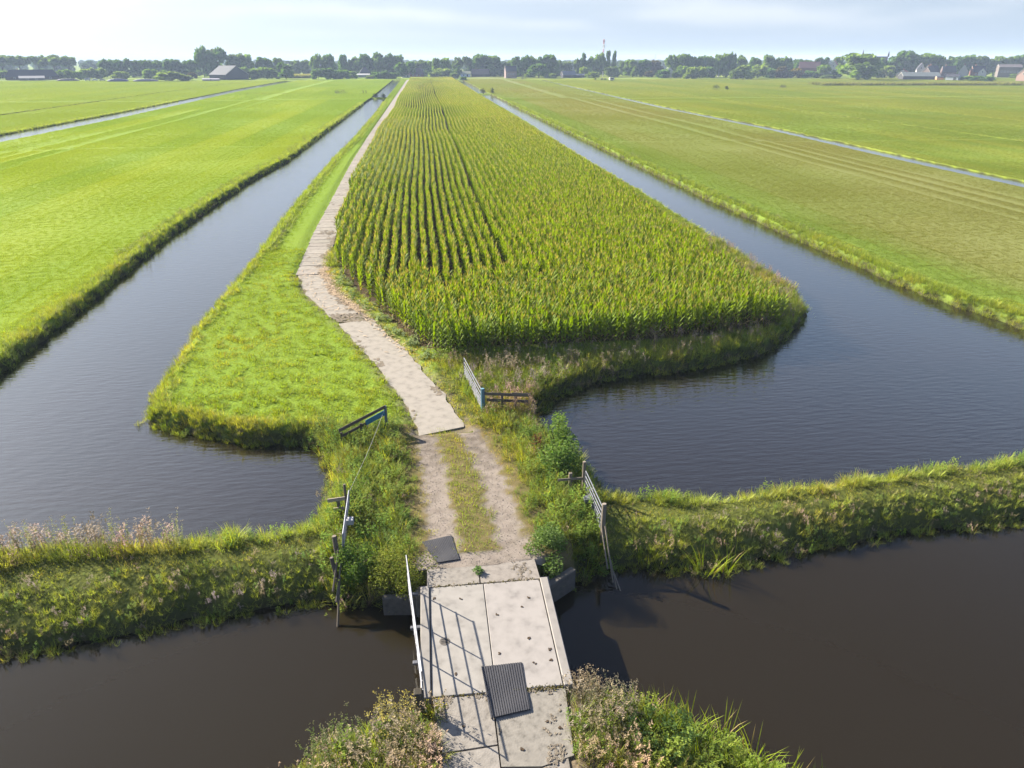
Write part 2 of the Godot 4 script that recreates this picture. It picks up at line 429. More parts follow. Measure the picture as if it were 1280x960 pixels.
const TREES := [
	["bush", "mid", -344, -682, 12.0, 7.2, "small rounded bush, first from left over the dark roofed farm at far left"],
	["umbrella", "grey", -405, -807, 20.8, 17.7, "tall airy grey green tree, first from left over the dark roofed farm at far left"],
	["umbrella", "grey", -388, -805, 18.7, 17.7, "tall airy grey green tree, second from left over the dark roofed farm at far left"],
	["umbrella", "grey", -370, -803, 13.9, 17.4, "tall airy grey green tree, third from left over the dark roofed farm at far left"],
	["bush", "mid", -301, -677, 7.0, 6.6, "small rounded bush, second from left over the dark roofed farm at far left"],
	["umbrella", "grey", -355, -801, 23.9, 18.4, "tall airy grey green tree, fourth from left over the dark roofed farm at far left"],
	["bush", "mid", -295, -676, 7.7, 7.8, "small rounded bush, third from left over the dark roofed farm at far left"],
	["bush", "mid", -289, -675, 7.7, 7.8, "small rounded bush, fourth from left over the dark roofed farm at far left"],
	["umbrella", "grey", -340, -799, 14.6, 16.3, "tall airy grey green tree, fifth from left over the dark roofed farm at far left"],
	["bush", "mid", -281, -674, 7.7, 6.6, "small rounded bush, fifth from left over the dark roofed farm at far left"],
	["bush", "light", -287, -701, 7.9, 8.2, "slim light green bush, sixth from left over the dark roofed farm at far left"],
	["bush", "light", -280, -700, 7.9, 9.4, "slim light green bush, first from left left of the big barn"],
	["bush", "light", -274, -700, 7.9, 8.8, "slim light green bush, second from left left of the big barn"],
	["round", "dark", -294, -760, 9.4, 14.9, "round dark green tree, first from left left of the big barn"],
	["round", "dark", -285, -760, 10.2, 14.9, "round dark green tree, second from left left of the big barn"],
	["bush", "light", -248, -671, 9.7, 6.6, "low light green bush, third from left left of the big barn"],
	["round", "dark", -277, -758, 9.3, 13.6, "round dark green tree, third from left left of the big barn"],
	["bush", "light", -243, -670, 6.7, 6.0, "low light green bush, fourth from left left of the big barn"],
	["round", "dark", -268, -758, 10.9, 15.3, "round dark green tree, fourth from left left of the big barn"],
	["round", "dark", -260, -757, 9.2, 14.3, "round dark green tree, fifth from left left of the big barn"],
	["bush", "mid", -233, -695, 7.7, 8.2, "dense small bush, fifth from left left of the big barn"],
	["round", "dark", -253, -756, 10.0, 13.6, "hazy dark tree, sixth from left left of the big barn"],
	["bush", "mid", -227, -694, 6.9, 7.5, "dense small bush, sixth from left left of the big barn"],
	["round", "dark", -245, -755, 9.1, 13.9, "hazy dark tree, seventh from left left of the big barn"],
	["bush", "mid", -220, -693, 7.6, 6.9, "dense small bush, seventh from left left of the big barn"],
	["round", "dark", -234, -754, 8.3, 14.9, "hazy dark tree, eighth from left left of the big barn"],
	["bush", "light", -194, -629, 19.3, 7.1, "wide pale green bush, eighth from left left of the big barn"],
	["round", "dark", -227, -753, 9.1, 13.9, "hazy dark tree, ninth from left left of the big barn"],
	["round", "dark", -220, -752, 8.2, 13.6, "hazy dark tree, tenth from left left of the big barn"],
	["bush", "brown", -196, -690, 6.8, 5.3, "reddish brown bush, ninth from left left of the big barn"],
	["round", "dark", -212, -751, 8.2, 14.3, "hazy dark tree, eleventh from left left of the big barn"],
	["round", "dark", -202, -750, 12.2, 24.9, "very tall dark tree, first from left behind the big barn"],
	["round", "yellow", -202, -783, 10.2, 21.9, "yellow green tree, second from left behind the big barn"],
	["round", "dark", -189, -748, 16.2, 24.3, "broad very tall dark tree, third from left behind the big barn"],
	["round", "mid", -176, -747, 9.6, 16.9, "slender mid green tree, first from left right of the big barn"],
	["round", "grey", -170, -746, 16.0, 19.3, "wide grey green tree, second from left right of the big barn"],
	["bush", "mid", -152, -685, 8.8, 10.0, "bushy green bush, first from left right of the big barn"],
	["round", "mid", -162, -745, 11.2, 17.6, "rounded tree, third from left right of the big barn"],
	["bush", "mid", -143, -684, 10.3, 8.8, "bushy green bush, second from left right of the big barn"],
	["bush", "mid", -135, -683, 10.9, 9.4, "bushy green bush, third from left right of the big barn"],
	["round", "dark", -145, -743, 12.7, 16.3, "broad dark tree, fourth from left right of the big barn"],
	["bush", "mid", -128, -683, 9.5, 8.8, "bushy green bush, fourth from left right of the big barn"],
	["round", "grey", -132, -742, 9.5, 14.9, "pale hazy tree, fifth from left right of the big barn"],
	["round", "dark", -114, -668, 12.1, 12.6, "round dark tree, sixth from left right of the big barn"],
	["round", "grey", -127, -811, 8.6, 14.1, "hazy tree, first from left around the small pyramid roofed house"],
	["round", "grey", -118, -810, 8.6, 14.1, "hazy grey tree, second from left around the small pyramid roofed house"],
	["round", "mid", -99, -738, 7.8, 16.3, "narrow mid green tree, third from left around the small pyramid roofed house"],
	["bush", "dark", -87, -665, 9.8, 8.3, "dense dark bush, first from left around the small pyramid roofed house"],
	["round", "mid", -93, -737, 11.7, 19.0, "tall light topped tree, fourth from left around the small pyramid roofed house"],
	["bush", "dark", -80, -664, 11.2, 8.9, "dense dark bush, second from left around the small pyramid roofed house"],
	["round", "dark", -85, -736, 10.1, 19.0, "tall dark tree, fifth from left around the small pyramid roofed house"],
	["bush", "dark", -72, -663, 9.8, 7.7, "dense dark bush, third from left around the small pyramid roofed house"],
	["round", "dark", -76, -769, 8.1, 17.7, "pointed dark tree, sixth from left around the small pyramid roofed house"],
	["bush", "dark", -65, -662, 8.4, 7.7, "dense dark bush, fourth from left around the small pyramid roofed house"],
	["round", "grey", -68, -768, 7.3, 14.9, "small grey tree, seventh from left around the small pyramid roofed house"],
	["bush", "mid", -60, -675, 8.5, 6.3, "mid green bush, fifth from left around the small pyramid roofed house"],
	["round", "mid", -63, -767, 10.5, 16.3, "rounded tree, eighth from left around the small pyramid roofed house"],
	["round", "dark", -54, -766, 12.1, 18.1, "tall dark tree, ninth from left around the small pyramid roofed house"],
	["bush", "light", -44, -660, 6.9, 2.8, "low pale bush, sixth from left around the small pyramid roofed house"],
	["round", "dark", -50, -766, 9.6, 17.0, "dense tree, tenth from left around the small pyramid roofed house"],
	["bush", "dark", -38, -659, 9.0, 5.9, "clipped dark bush, seventh from left around the small pyramid roofed house"],
	["round", "mid", -41, -765, 13.6, 19.8, "tall airy tree, eleventh from left around the small pyramid roofed house"],
	["bush", "dark", -32, -658, 9.0, 6.5, "clipped dark bush, eighth from left around the small pyramid roofed house"],
	["round", "dark", -31, -763, 12.0, 19.8, "tall dark tree, twelfth from left around the small pyramid roofed house"],
	["bush", "dark", -24, -657, 8.3, 5.2, "clipped dark bush, ninth from left around the small pyramid roofed house"],
	["round", "dark", -23, -763, 11.2, 18.4, "dark round tree, thirteenth from left around the small pyramid roofed house"],
	["round", "dark", -18, -698, 11.0, 11.7, "rounded dark tree, first from left beyond the end of the track"],
	["round", "dark", -11, -728, 9.1, 12.2, "dark tree, second from left beyond the end of the track"],
	["round", "grey", -3, -760, 9.6, 14.2, "hazy tree, third from left beyond the end of the track"],
	["round", "mid", 5, -759, 9.5, 13.5, "mid green tree, fourth from left beyond the end of the track"],
	["poplar", "mid", 13, -725, 9.9, 15.3, "upright tree, fifth from left beyond the end of the track"],
	["bush", "light", 17, -709, 16.3, 8.3, "wide light green bush, first from left beyond the end of the track"],
	["round", "mid", 21, -724, 9.9, 14.9, "broad upright tree, sixth from left beyond the end of the track"],
	["bush", "grey", 27, -665, 7.0, 5.0, "low grey green bush, first from left around the dark barn near the right canal"],
	["round", "grey", 35, -756, 9.5, 17.0, "airy grey tree, first from left around the dark barn near the right canal"],
	["cone", "dark", 34, -723, 6.8, 9.5, "conical dark tree, second from left around the dark barn near the right canal"],
	["bush", "dark", 32, -603, 5.1, 3.1, "low dark bank bush, second from left around the dark barn near the right canal"],
	["umbrella", "grey", 43, -755, 8.7, 17.0, "open crowned tree, third from left around the dark barn near the right canal"],
	["round", "dark", 49, -754, 8.7, 17.7, "dark tree, fourth from left around the dark barn near the right canal"],
	["round", "light", 53, -754, 7.9, 12.8, "smaller light green tree, fifth from left around the dark barn near the right canal"],
	["round", "dark", 56, -753, 15.0, 19.1, "big round dark tree, sixth from left around the dark barn near the right canal"],
	["bush", "light", 69, -752, 7.1, 8.5, "rounded light green bush, first from left left of the dark sheds"],
	["round", "mid", 70, -752, 15.8, 16.7, "broad green tree, first from left left of the dark sheds"],
	["round", "mid", 84, -750, 10.3, 13.5, "small green tree, second from left left of the dark sheds"],
	["round", "dark", 87, -716, 9.8, 17.6, "tall dark tree, third from left left of the dark sheds"],
	["bush", "light", 96, -749, 11.1, 7.8, "leafy light bush, second from left left of the dark sheds"],
	["round", "dark", 95, -716, 9.8, 17.6, "second tall dark tree, fourth from left left of the dark sheds"],
	["bush", "light", 93, -685, 5.8, 3.9, "low light bush, third from left left of the dark sheds"],
	["round", "mid", 103, -715, 10.6, 17.3, "tall mid green tree, fifth from left left of the dark sheds"],
	["bush", "dark", 103, -684, 15.9, 12.4, "wide dark bush, fourth from left left of the dark sheds"],
	["round", "dark", 110, -714, 7.6, 16.6, "narrow dark tree, sixth from left left of the dark sheds"],
	["bush", "mid", 111, -683, 6.5, 4.6, "low mid green bush, fifth from left left of the dark sheds"],
	["round", "dark", 118, -713, 12.9, 17.6, "broad dark tree, seventh from left left of the dark sheds"],
	["bush", "light", 113, -668, 7.1, 4.2, "pale green bush, sixth from left left of the dark sheds"],
	["round", "grey", 131, -745, 7.9, 14.2, "hazy small tree, eighth from left left of the dark sheds"],
	["round", "grey", 140, -744, 7.9, 12.8, "hazy tree, first from left near the striped mast"],
	["round", "grey", 150, -742, 7.1, 14.9, "grey green tree, second from left near the striped mast"],
	["poplar", "dark", 156, -742, 9.5, 19.5, "upright dark tree, third from left near the striped mast"],
	["bush", "light", 149, -709, 7.6, 9.5, "light green bush, first from left near the striped mast"],
	["round", "mid", 165, -741, 10.3, 17.7, "broad mid green tree, fourth from left near the striped mast"],
	["bush", "light", 152, -678, 10.9, 5.2, "low light green bush, second from left near the striped mast"],
	["round", "mid", 171, -740, 11.1, 19.8, "tall mid green tree, fifth from left near the striped mast"],
	["round", "gold", 180, -776, 9.2, 13.0, "golden yellow tree, sixth from left near the striped mast"],
	["poplar", "dark", 179, -739, 5.6, 21.9, "slim tall dark tree, seventh from left near the striped mast"],
	["bush", "grey", 175, -706, 13.0, 9.5, "rounded grey bush, third from left near the striped mast"],
	["poplar", "dark", 185, -738, 5.6, 21.2, "second slim tall dark tree, eighth from left near the striped mast"],
	["round", "grey", 203, -773, 7.5, 12.7, "small hazy tree, first from left near the windmill"],
	["round", "mid", 201, -737, 12.0, 13.8, "leafy tree, second from left near the windmill"],
	["cone", "mid", 196, -704, 6.1, 8.9, "conical tree, third from left near the windmill"],
	["round", "dark", 208, -736, 8.0, 12.8, "dark tree, fourth from left near the windmill"],
	["round", "dark", 215, -735, 12.0, 14.5, "bigger dark tree, fifth from left near the windmill"],
	["bush", "brown", 210, -702, 8.4, 5.5, "low olive bush, first from left near the windmill"],
	["round", "brown", 226, -734, 10.5, 12.8, "olive brown tree, sixth from left near the windmill"],
	["bush", "dark", 213, -671, 11.8, 7.2, "low dark bush, second from left near the windmill"],
	["round", "mid", 229, -700, 10.0, 19.0, "tall edge tree, first from left right of the windmill"],
	["round", "mid", 237, -699, 9.3, 19.0, "tall green tree, second from left right of the windmill"],
	["bush", "mid", 229, -669, 10.4, 11.1, "shrubby bush, first from left right of the windmill"],
	["round", "dark", 243, -698, 9.3, 17.9, "dark tree, third from left right of the windmill"],
	["bush", "light", 229, -641, 10.0, 10.0, "willowy light bush, second from left right of the windmill"],
	["round", "dark", 250, -698, 9.3, 17.6, "dense dark tree, fourth from left right of the windmill"],
	["round", "dark", 257, -697, 9.3, 17.6, "blue green tree, fifth from left right of the windmill"],
	["bush", "light", 236, -640, 10.0, 10.6, "willowy bush, third from left right of the windmill"],
	["round", "mid", 265, -696, 9.4, 16.3, "mid green tree, sixth from left right of the windmill"],
	["bush", "dark", 254, -667, 9.0, 9.8, "dark bush, fourth from left right of the windmill"],
	["round", "mid", 273, -695, 10.2, 19.3, "tall tree, seventh from left right of the windmill"],
	["round", "mid", 279, -694, 9.4, 19.6, "mid green tree, first from left before the red roofed village edge"],
	["round", "dark", 285, -693, 8.6, 19.6, "dark tree, second from left before the red roofed village edge"],
	["bush", "grey", 260, -624, 8.5, 8.3, "grey green bush, first from left before the red roofed village edge"],
	["round", "mid", 294, -692, 10.2, 18.3, "pale topped tree, third from left before the red roofed village edge"],
	["bush", "light", 268, -624, 12.1, 11.4, "tall willowy bush, second from left before the red roofed village edge"],
	["round", "dark", 321, -723, 9.9, 16.3, "dark tree, fourth from left before the red roofed village edge"],
	["bush", "light", 291, -648, 13.4, 11.8, "wide willowy bush, third from left before the red roofed village edge"],
	["round", "mid", 319, -690, 10.3, 17.3, "rounded tree, fifth from left before the red roofed village edge"],
	["bush", "dark", 308, -660, 9.9, 8.5, "dark bush, fourth from left before the red roofed village edge"],
	["round", "mid", 325, -689, 9.6, 16.6, "rounded green tree, sixth from left before the red roofed village edge"],
	["bush", "brown", 319, -659, 9.2, 10.4, "autumn tinted bush, fifth from left before the red roofed village edge"],
	["round", "mid", 335, -688, 12.0, 16.3, "broad tree, seventh from left before the red roofed village edge"],
	["bush", "grey", 324, -658, 7.7, 5.9, "grey bush, sixth from left before the red roofed village edge"],
	["bush", "gold", 331, -658, 10.0, 8.5, "golden bush, seventh from left before the red roofed village edge"],
	["round", "dark", 363, -718, 12.6, 15.2, "broad dark tree, eighth from left before the red roofed village edge"],
	["round", "dark", 372, -717, 8.5, 14.2, "small dark tree, ninth from left before the red roofed village edge"],
	["bush", "dark", 342, -656, 8.5, 6.5, "round dark bush, eighth from left before the red roofed village edge"],
	["umbrella", "dark", 385, -715, 11.9, 16.3, "flat topped pine like tree, first from left near the church"],
	["bush", "mid", 355, -655, 12.5, 11.7, "rounded bush, first from left near the church"],
	["bush", "grey", 346, -628, 10.5, 3.1, "low grey bush, second from left near the church"],
	["round", "mid", 401, -713, 10.3, 17.4, "round topped tree, second from left near the church"],
	["bush", "dark", 367, -653, 9.4, 7.2, "dark rounded bush, third from left near the church"],
	["round", "mid", 357, -601, 26.3, 18.0, "huge round tree, third from left near the church"],
	["bush", "light", 401, -650, 11.2, 9.1, "pale bush, first from left among the village houses at right"],
	["round", "dark", 420, -678, 13.4, 16.3, "dark tree, first from left among the village houses at right"],
	["bush", "light", 412, -648, 11.3, 11.1, "light green bush, second from left among the village houses at right"],
	["round", "dark", 437, -676, 13.5, 17.6, "dark tree, second from left among the village houses at right"],
	["round", "dark", 445, -675, 16.9, 20.6, "tall dark tree, third from left among the village houses at right"],
	["round", "mid", 454, -674, 12.8, 19.0, "green tree, fourth from left among the village houses at right"],
	["bush", "mid", 530, -775, 8.9, 7.1, "small green bush, third from left among the village houses at right"],
	["round", "mid", 463, -673, 17.1, 19.6, "tall broad tree, fifth from left among the village houses at right"],
	["round", "dark", 473, -672, 11.2, 17.6, "dark tree, sixth from left among the village houses at right"],
	["round", "brown", 582, -814, 12.6, 10.7, "olive tree, seventh from left among the village houses at right"],
	["round", "mid", 482, -671, 11.2, 16.9, "mid green tree, eighth from left among the village houses at right"],
	["round", "dark", 513, -700, 14.6, 17.7, "dark round tree, ninth from left among the village houses at right"],
	["round", "dark", 524, -699, 13.7, 18.4, "taller dark tree, tenth from left among the village houses at right"],
	["bush", "mid", 430, -568, 10.5, 3.5, "low green bush, fourth from left among the village houses at right"],
	["round", "grey", 538, -698, 12.9, 16.7, "hazy tree, eleventh from left among the village houses at right"],
	["bush", "dark", 430, -557, 8.8, 3.7, "low dark bush, fifth from left among the village houses at right"],
	["round", "grey", 546, -697, 12.1, 15.6, "paler tree, twelfth from left among the village houses at right"],
	["bush", "dark", 431, -546, 8.7, 3.4, "round dark bush, sixth from left among the village houses at right"],
	["round", "dark", 609, -766, 14.4, 7.8, "dark tree, thirteenth from left among the village houses at right"],
	["round", "mid", 556, -695, 13.1, 16.3, "mid green tree, fourteenth from left among the village houses at right"],
	["bush", "dark", 539, -664, 12.5, 5.5, "dark leafy bush, seventh from left among the village houses at right"],
	["round", "mid", 566, -694, 12.2, 17.7, "rounded tree, fifteenth from left among the village houses at right"],
	["round", "dark", 573, -694, 14.1, 18.4, "dark rounded tree, sixteenth from left among the village houses at right"],
	["bush", "mid", 506, -609, 10.0, 4.4, "green bush, eighth from left among the village houses at right"],
	["round", "mid", 582, -693, 12.3, 17.7, "last green tree, seventeenth from left among the village houses at right"],
]

# ------------------------------------------------------------------ ground, water, meadows
const SOIL := Color(0.055, 0.052, 0.025)

func field_col(x: float, z: float) -> Color:
	# what grows there: mown grass, greener or drier in streaks along the strips
	var st := big.get_noise_2d(x * 9.0 + z * 0.15, z * 0.35)
	var pa := big.get_noise_2d(x * 1.7 + 300.0, z * 0.9)
	var c := Color(0.18, 0.275, 0.034)
	if x < -18.0:
		c = c.lerp(Color(0.245, 0.32, 0.038), clampf(0.35 + st * 1.2 + pa * 0.5, 0.0, 1.0))
		if x < -97.0: c = c.lerp(Color(0.19, 0.25, 0.045), 0.55)
	elif x > 30.0:
		var edge := 1.0 - smoothstep(3.0, 8.0, x - ex(RCR, z))
		var dry := clampf(0.6 + st * 0.08 + pa * 0.35 - edge * 1.2, 0.0, 1.0)
		c = Color(0.165, 0.235, 0.04).lerp(Color(0.225, 0.222, 0.08), dry)
		if x > 82.0: c = Color(0.175, 0.24, 0.034).lerp(Color(0.235, 0.27, 0.042), clampf(0.45 + st + pa * 0.5, 0.0, 1.0))
	else:
		c = c.lerp(Color(0.215, 0.28, 0.038), clampf(0.3 + pa * 0.8, 0.0, 1.0))
	c.a = 1.0
	return c

func ground_col(x: float, z: float, s: float) -> Color:
	if s < 0.25: return SOIL.lerp(Color(0.06, 0.07, 0.02), clampf(s * 3.0, 0.0, 1.0))
	var c := field_col(x, z) * 0.85
	if x > -9.6 and x < 24.6 and z < -39.0 and z > -622.0 and in_maize(x, z): c = Color(0.075, 0.055, 0.035)
	elif x > -18.0 and x < 32.0 or z > -26.0:
		var wild := smoothstep(-31.5, -27.5, z + wob.get_noise_2d(x, z) * 3.0) if x < 0.0 else smoothstep(-40.0, -35.0, z)
		c = c.lerp(Color(0.085, 0.095, 0.026), wild)
	if z > -15.0 and absf(x - 1.15) < 3.2: c = c.lerp(Color(0.15, 0.12, 0.08), 1.0 - smoothstep(1.8, 3.2, absf(x - 1.15)))
	if z < -28.5 and z > -56.5:
		var d := absf(x - ex(TRACK, z))
		c = c.lerp(Color(0.17, 0.135, 0.10), (1.0 - smoothstep(1.1, 1.9, d)) * clampf(0.75 + wob.get_noise_2d(x * 3.0, z * 3.0), 0.0, 1.0))
	c.a = 1.0
	return c

func in_maize(x: float, z: float) -> bool:
	if z < -622.0 or z > -36.6: return false
	if z > -50.5:
		# left edge curves round the track, front edge runs slightly away to the right
		var left := ex([[-37.0, 0.2], [-42.9, -2.3], [-49.8, -4.9], [-50.5, -5.2]], z)
		var front := -37.0 - maxf(0.0, x) * 0.085 - maxf(0.0, x - 12.0) * 0.16
		return x > left and z < front and x < 22.2
	var l := ex([[-50.5, -5.3], [-55.0, -6.9], [-60.0, -7.9], [-71.0, -8.9], [-92.0, -9.4], [-126.0, -9.9], [-620.0, -9.9]], z)
	return x > l and x < ex([[-57.0, 22.4], [-90.0, 23.2], [-620.0, 23.2]], z)

func grid_mesh(vs: PackedVector3Array, cs: PackedColorArray, w: int, h: int) -> ArrayMesh:
	var ns := PackedVector3Array()
	ns.resize(vs.size())
	var ix := PackedInt32Array()
	for j in h:
		for i in w:
			var k := j * w + i
			var dx := vs[j * w + mini(i + 1, w - 1)] - vs[j * w + maxi(i - 1, 0)]
			var dz := vs[mini(j + 1, h - 1) * w + i] - vs[maxi(j - 1, 0) * w + i]
			var n := dz.cross(dx).normalized()
			ns[k] = n if n.y > 0 else -n
			if i < w - 1 and j < h - 1:
				# rows go towards -z, columns towards +x: clockwise from above
				ix.append_array([k, k + w, k + w + 1, k, k + w + 1, k + 1])
	var a := []
	a.resize(Mesh.ARRAY_MAX)
	a[Mesh.ARRAY_VERTEX] = vs
	a[Mesh.ARRAY_NORMAL] = ns
	a[Mesh.ARRAY_COLOR] = cs
	a[Mesh.ARRAY_INDEX] = ix
	var m := ArrayMesh.new()
	m.add_surface_from_arrays(Mesh.PRIMITIVE_TRIANGLES, a)
	return m

func build_ground() -> void:
	# near sheet, fine
	var vs := PackedVector3Array()
	var cs := PackedColorArray()
	var xs := []
	var x := -54.0
	while x <= 62.0:
		xs.append(x)
		x += 0.36 if x > -30.0 and x < 42.0 else 1.2
	var zs := []
	var z := 10.0
	while z >= -63.0:
		zs.append(z)
		z -= 0.36 if z < -6.0 else 1.5
	for zz: float in zs:
		for xx: float in xs:
			var s := inland(xx, zz)
			vs.append(Vector3(xx, ground_y(xx, zz, s), zz))
			cs.append(ground_col(xx, zz, s))
	solo("polder_ground", grid_mesh(vs, cs, xs.size(), zs.size()), M.ground, "grassy banks, dam and field corners round the near water", "ground", "", "structure")
	# far sheet, its lines following the banks
	vs = PackedVector3Array(); cs = PackedColorArray()
	zs = []
	z = -62.6
	while z > -632.0:
		zs.append(z)
		z -= clampf(-z * 0.012, 0.8, 7.0)
	zs.append_array([-640.0, -680.0, -740.0, -820.0, -1000.0, -1300.0, -1800.0, -2600.0, -4000.0, -6000.0])
	var wid := 0
	for zz: float in zs:
		var e := [-6000.0, -600.0, ex(L4L, zz), ex(L4L, zz) + 1.2, ex(L3L, zz), ex(L3L, zz) + 1.6, ex(L2L, zz), ex(L2R, zz), ex(LCL, zz), ex(LCR, zz), ex(RCL, zz), ex(RCR, zz), ex(R2L, zz), ex(R2L, zz) + 4.0, ex(R3L, zz), ex(R3L, zz) + 0.7, ex(R4L, zz), ex(R4L, zz) + 0.7, ex(R5L, zz), ex(R5L, zz) + 0.7, 700.0, 6000.0]
		var row := []
		for k in e.size() - 1:
			var a: float = e[k]
			var b: float = e[k + 1]
			row.append(a)
			var wet := k in [2, 4, 6, 8, 10, 12, 14, 16, 18]
			if wet:
				for f in [0.08, 0.2, 0.5, 0.8, 0.92]: row.append(lerpf(a, b, f))
			elif k == 0 or k == e.size() - 2:
				for f in [0.2, 0.4, 0.6, 0.8]: row.append(lerpf(a, b, f))
			else:
				for o in [0.25, 0.5, 0.9, 1.6, 3.0]: row.append(a + o)
				for f in range(1, 12): row.append(lerpf(a + 3.0, b - 3.0, f / 12.0))
				for o in [3.0, 1.6, 0.9, 0.5, 0.25]: row.append(b - o)
		row.append(6000.0)
		var tc := ex(TRACK, zz)
		row.append_array([tc - 1.6, tc - 1.15, tc + 1.15, tc + 1.6])
		row.sort()
		# extra lines for the track
		wid = row.size()
		for xx: float in row:
			var s := inland(xx, zz)
			if zz < -622.0: s = 9.0
			vs.append(Vector3(xx, ground_y(xx, zz, s) - 0.012, zz))
			cs.append(ground_col(xx, zz, s))
	solo("meadow_ground", grid_mesh(vs, cs, wid, zs.size()), M.ground, "flat polder meadows and field strips reaching to the horizon", "ground", "", "structure")
	print("ground ", vs.size())
	# water
	var w := PlaneMesh.new()
	w.size = Vector2(140, 32)
	var o := solo("canal_water", w, M.canal, "dark calm brown canal water under the bridge", "water", "", "structure")
	o.position = Vector3(0, 0, -4.6)
	w = PlaneMesh.new()
	w.size = Vector2(640, 620)
	o = solo("lake_water", w, M.lake, "rippled blue grey water of canals and ditches beyond the dam", "water", "", "structure")
	o.position = Vector3(0, 0, -20.6 - 310.0)

func patch(side: float, count: int, hgt: float, wd: float, seed_: int) -> ArrayMesh:
	rng.seed = seed_
	var f := FastNoiseLite.new()
	f.seed = seed_
	f.frequency = 1.1 * 4.0 / side
	f.fractal_octaves = 3
	var b := MB.new()
	for i in count:
		var p := Vector3(rng.randf_range(-side, side) * 0.53, -0.02, rng.randf_range(-side, side) * 0.53)
		# grass stands in clumps: taller and thicker in places, thin and strawy in others
		var n := f.get_noise_2d(p.x, p.z)
		if n < -0.12 and rng.randf() < 0.35: continue
		var k := rng.randf_range(0.6, 1.3)
		var y := rng.randf() * 0.25 + maxf(0.0, -n) * 0.6
		var col := Color(k * (1.0 + y), k, k * (1.0 - y * 0.5))
		var a := rng.randf() * TAU
		var d := Vector3(cos(a), 0, sin(a))
		var hh := hgt * rng.randf_range(0.5, 1.3) * (1.0 + clampf(n * 0.9, -0.3, 0.6))
		var l := Vector3(rng.randf_range(-1, 1), 0, rng.randf_range(-1, 1)) * hh * 0.6
		b.tri3(p - d * wd * 0.5, p + l + Vector3.UP * hh, p + d * wd * 0.5, col, col, col)
	return b.mesh()

func visible_xz(x: float, z: float, extra := 6.0) -> bool:
	var cx := -z * 0.116
	return absf(x - cx) < -z * 0.98 + extra

func strips(z: float) -> Array:
	return [[-700.0, ex(L4L, z), 1.0], [ex(L4L, z) + 1.2, ex(L3L, z), 1.0], [ex(L3L, z) + 1.6, ex(L2L, z), 1.0], [ex(L2R, z), ex(LCL, z), 1.0], [ex(LCR, z), ex(PATHL, z), 1.6], [23.5, ex(RCL, z), 2.0], [ex(RCR, z), ex(R2L, z), 0.9], [ex(R2L, z) + 4.0, ex(R3L, z), 1.0], [ex(R3L, z) + 0.7, ex(R4L, z), 1.0], [ex(R4L, z) + 0.7, ex(R5L, z), 1.0], [ex(R5L, z) + 0.7, 760.0, 1.0]]

func build_meadows() -> void:
	var sets := [[4.0, 9000, 0.085, 0.022, -33.0, -150.0], [8.0, 9000, 0.12, 0.05, -150.0, -330.0], [16.0, 9000, 0.16, 0.11, -330.0, -630.0]]
	var n := 0
	for q: Array in sets:
		var side: float = q[0]
		var ms := []
		var xf := []
		var cl := []
		for v in 5:
			ms.append(patch(side, q[1], q[2], q[3], 100 + v * 50 + n)); xf.append([]); cl.append([])
		rng.seed = 77 + n
		var z: float = q[4] - side * 0.5
		while z > q[5]:
			for sp: Array in strips(z):
				if z > -57.0 and sp[0] > -24.0 and sp[0] < 30.0: continue
				var x0: float = sp[0] + 0.45
				var x1: float = sp[1] - 0.45
				if x1 < x0 + 0.3: continue
				var cnt := int(ceil((x1 - x0) / side))
				var wd := (x1 - x0) / cnt
				for i in cnt:
					var x := x0 + (i + 0.5) * wd
					if not visible_xz(x, z): continue
					var v := rng.randi() % 5
					var b := Basis(Vector3.UP, (rng.randi() % 2) * PI)
					b = Basis.from_scale(Vector3(wd / side, sp[2], 1.0)) * b
					xf[v].append(Transform3D(b, Vector3(x, top_of(x, z) + 0.03, z)))
					cl[v].append(field_col(x, z))
			z -= side
		var top := Node3D.new()
		top.name = fresh("meadow_grass")
		add_child(top)
		tag(top, ["short mown grass of the nearer meadows", "short mown grass of the meadows farther off", "short grass of the meadows below the village"][n], "grass", "", "stuff")
		for v in 5: scatter(top, "grass_blades", ms[v], M.grass, xf[v], cl[v])
		print("meadow ", n, " ", xf[0].size() * 5)
		n += 1

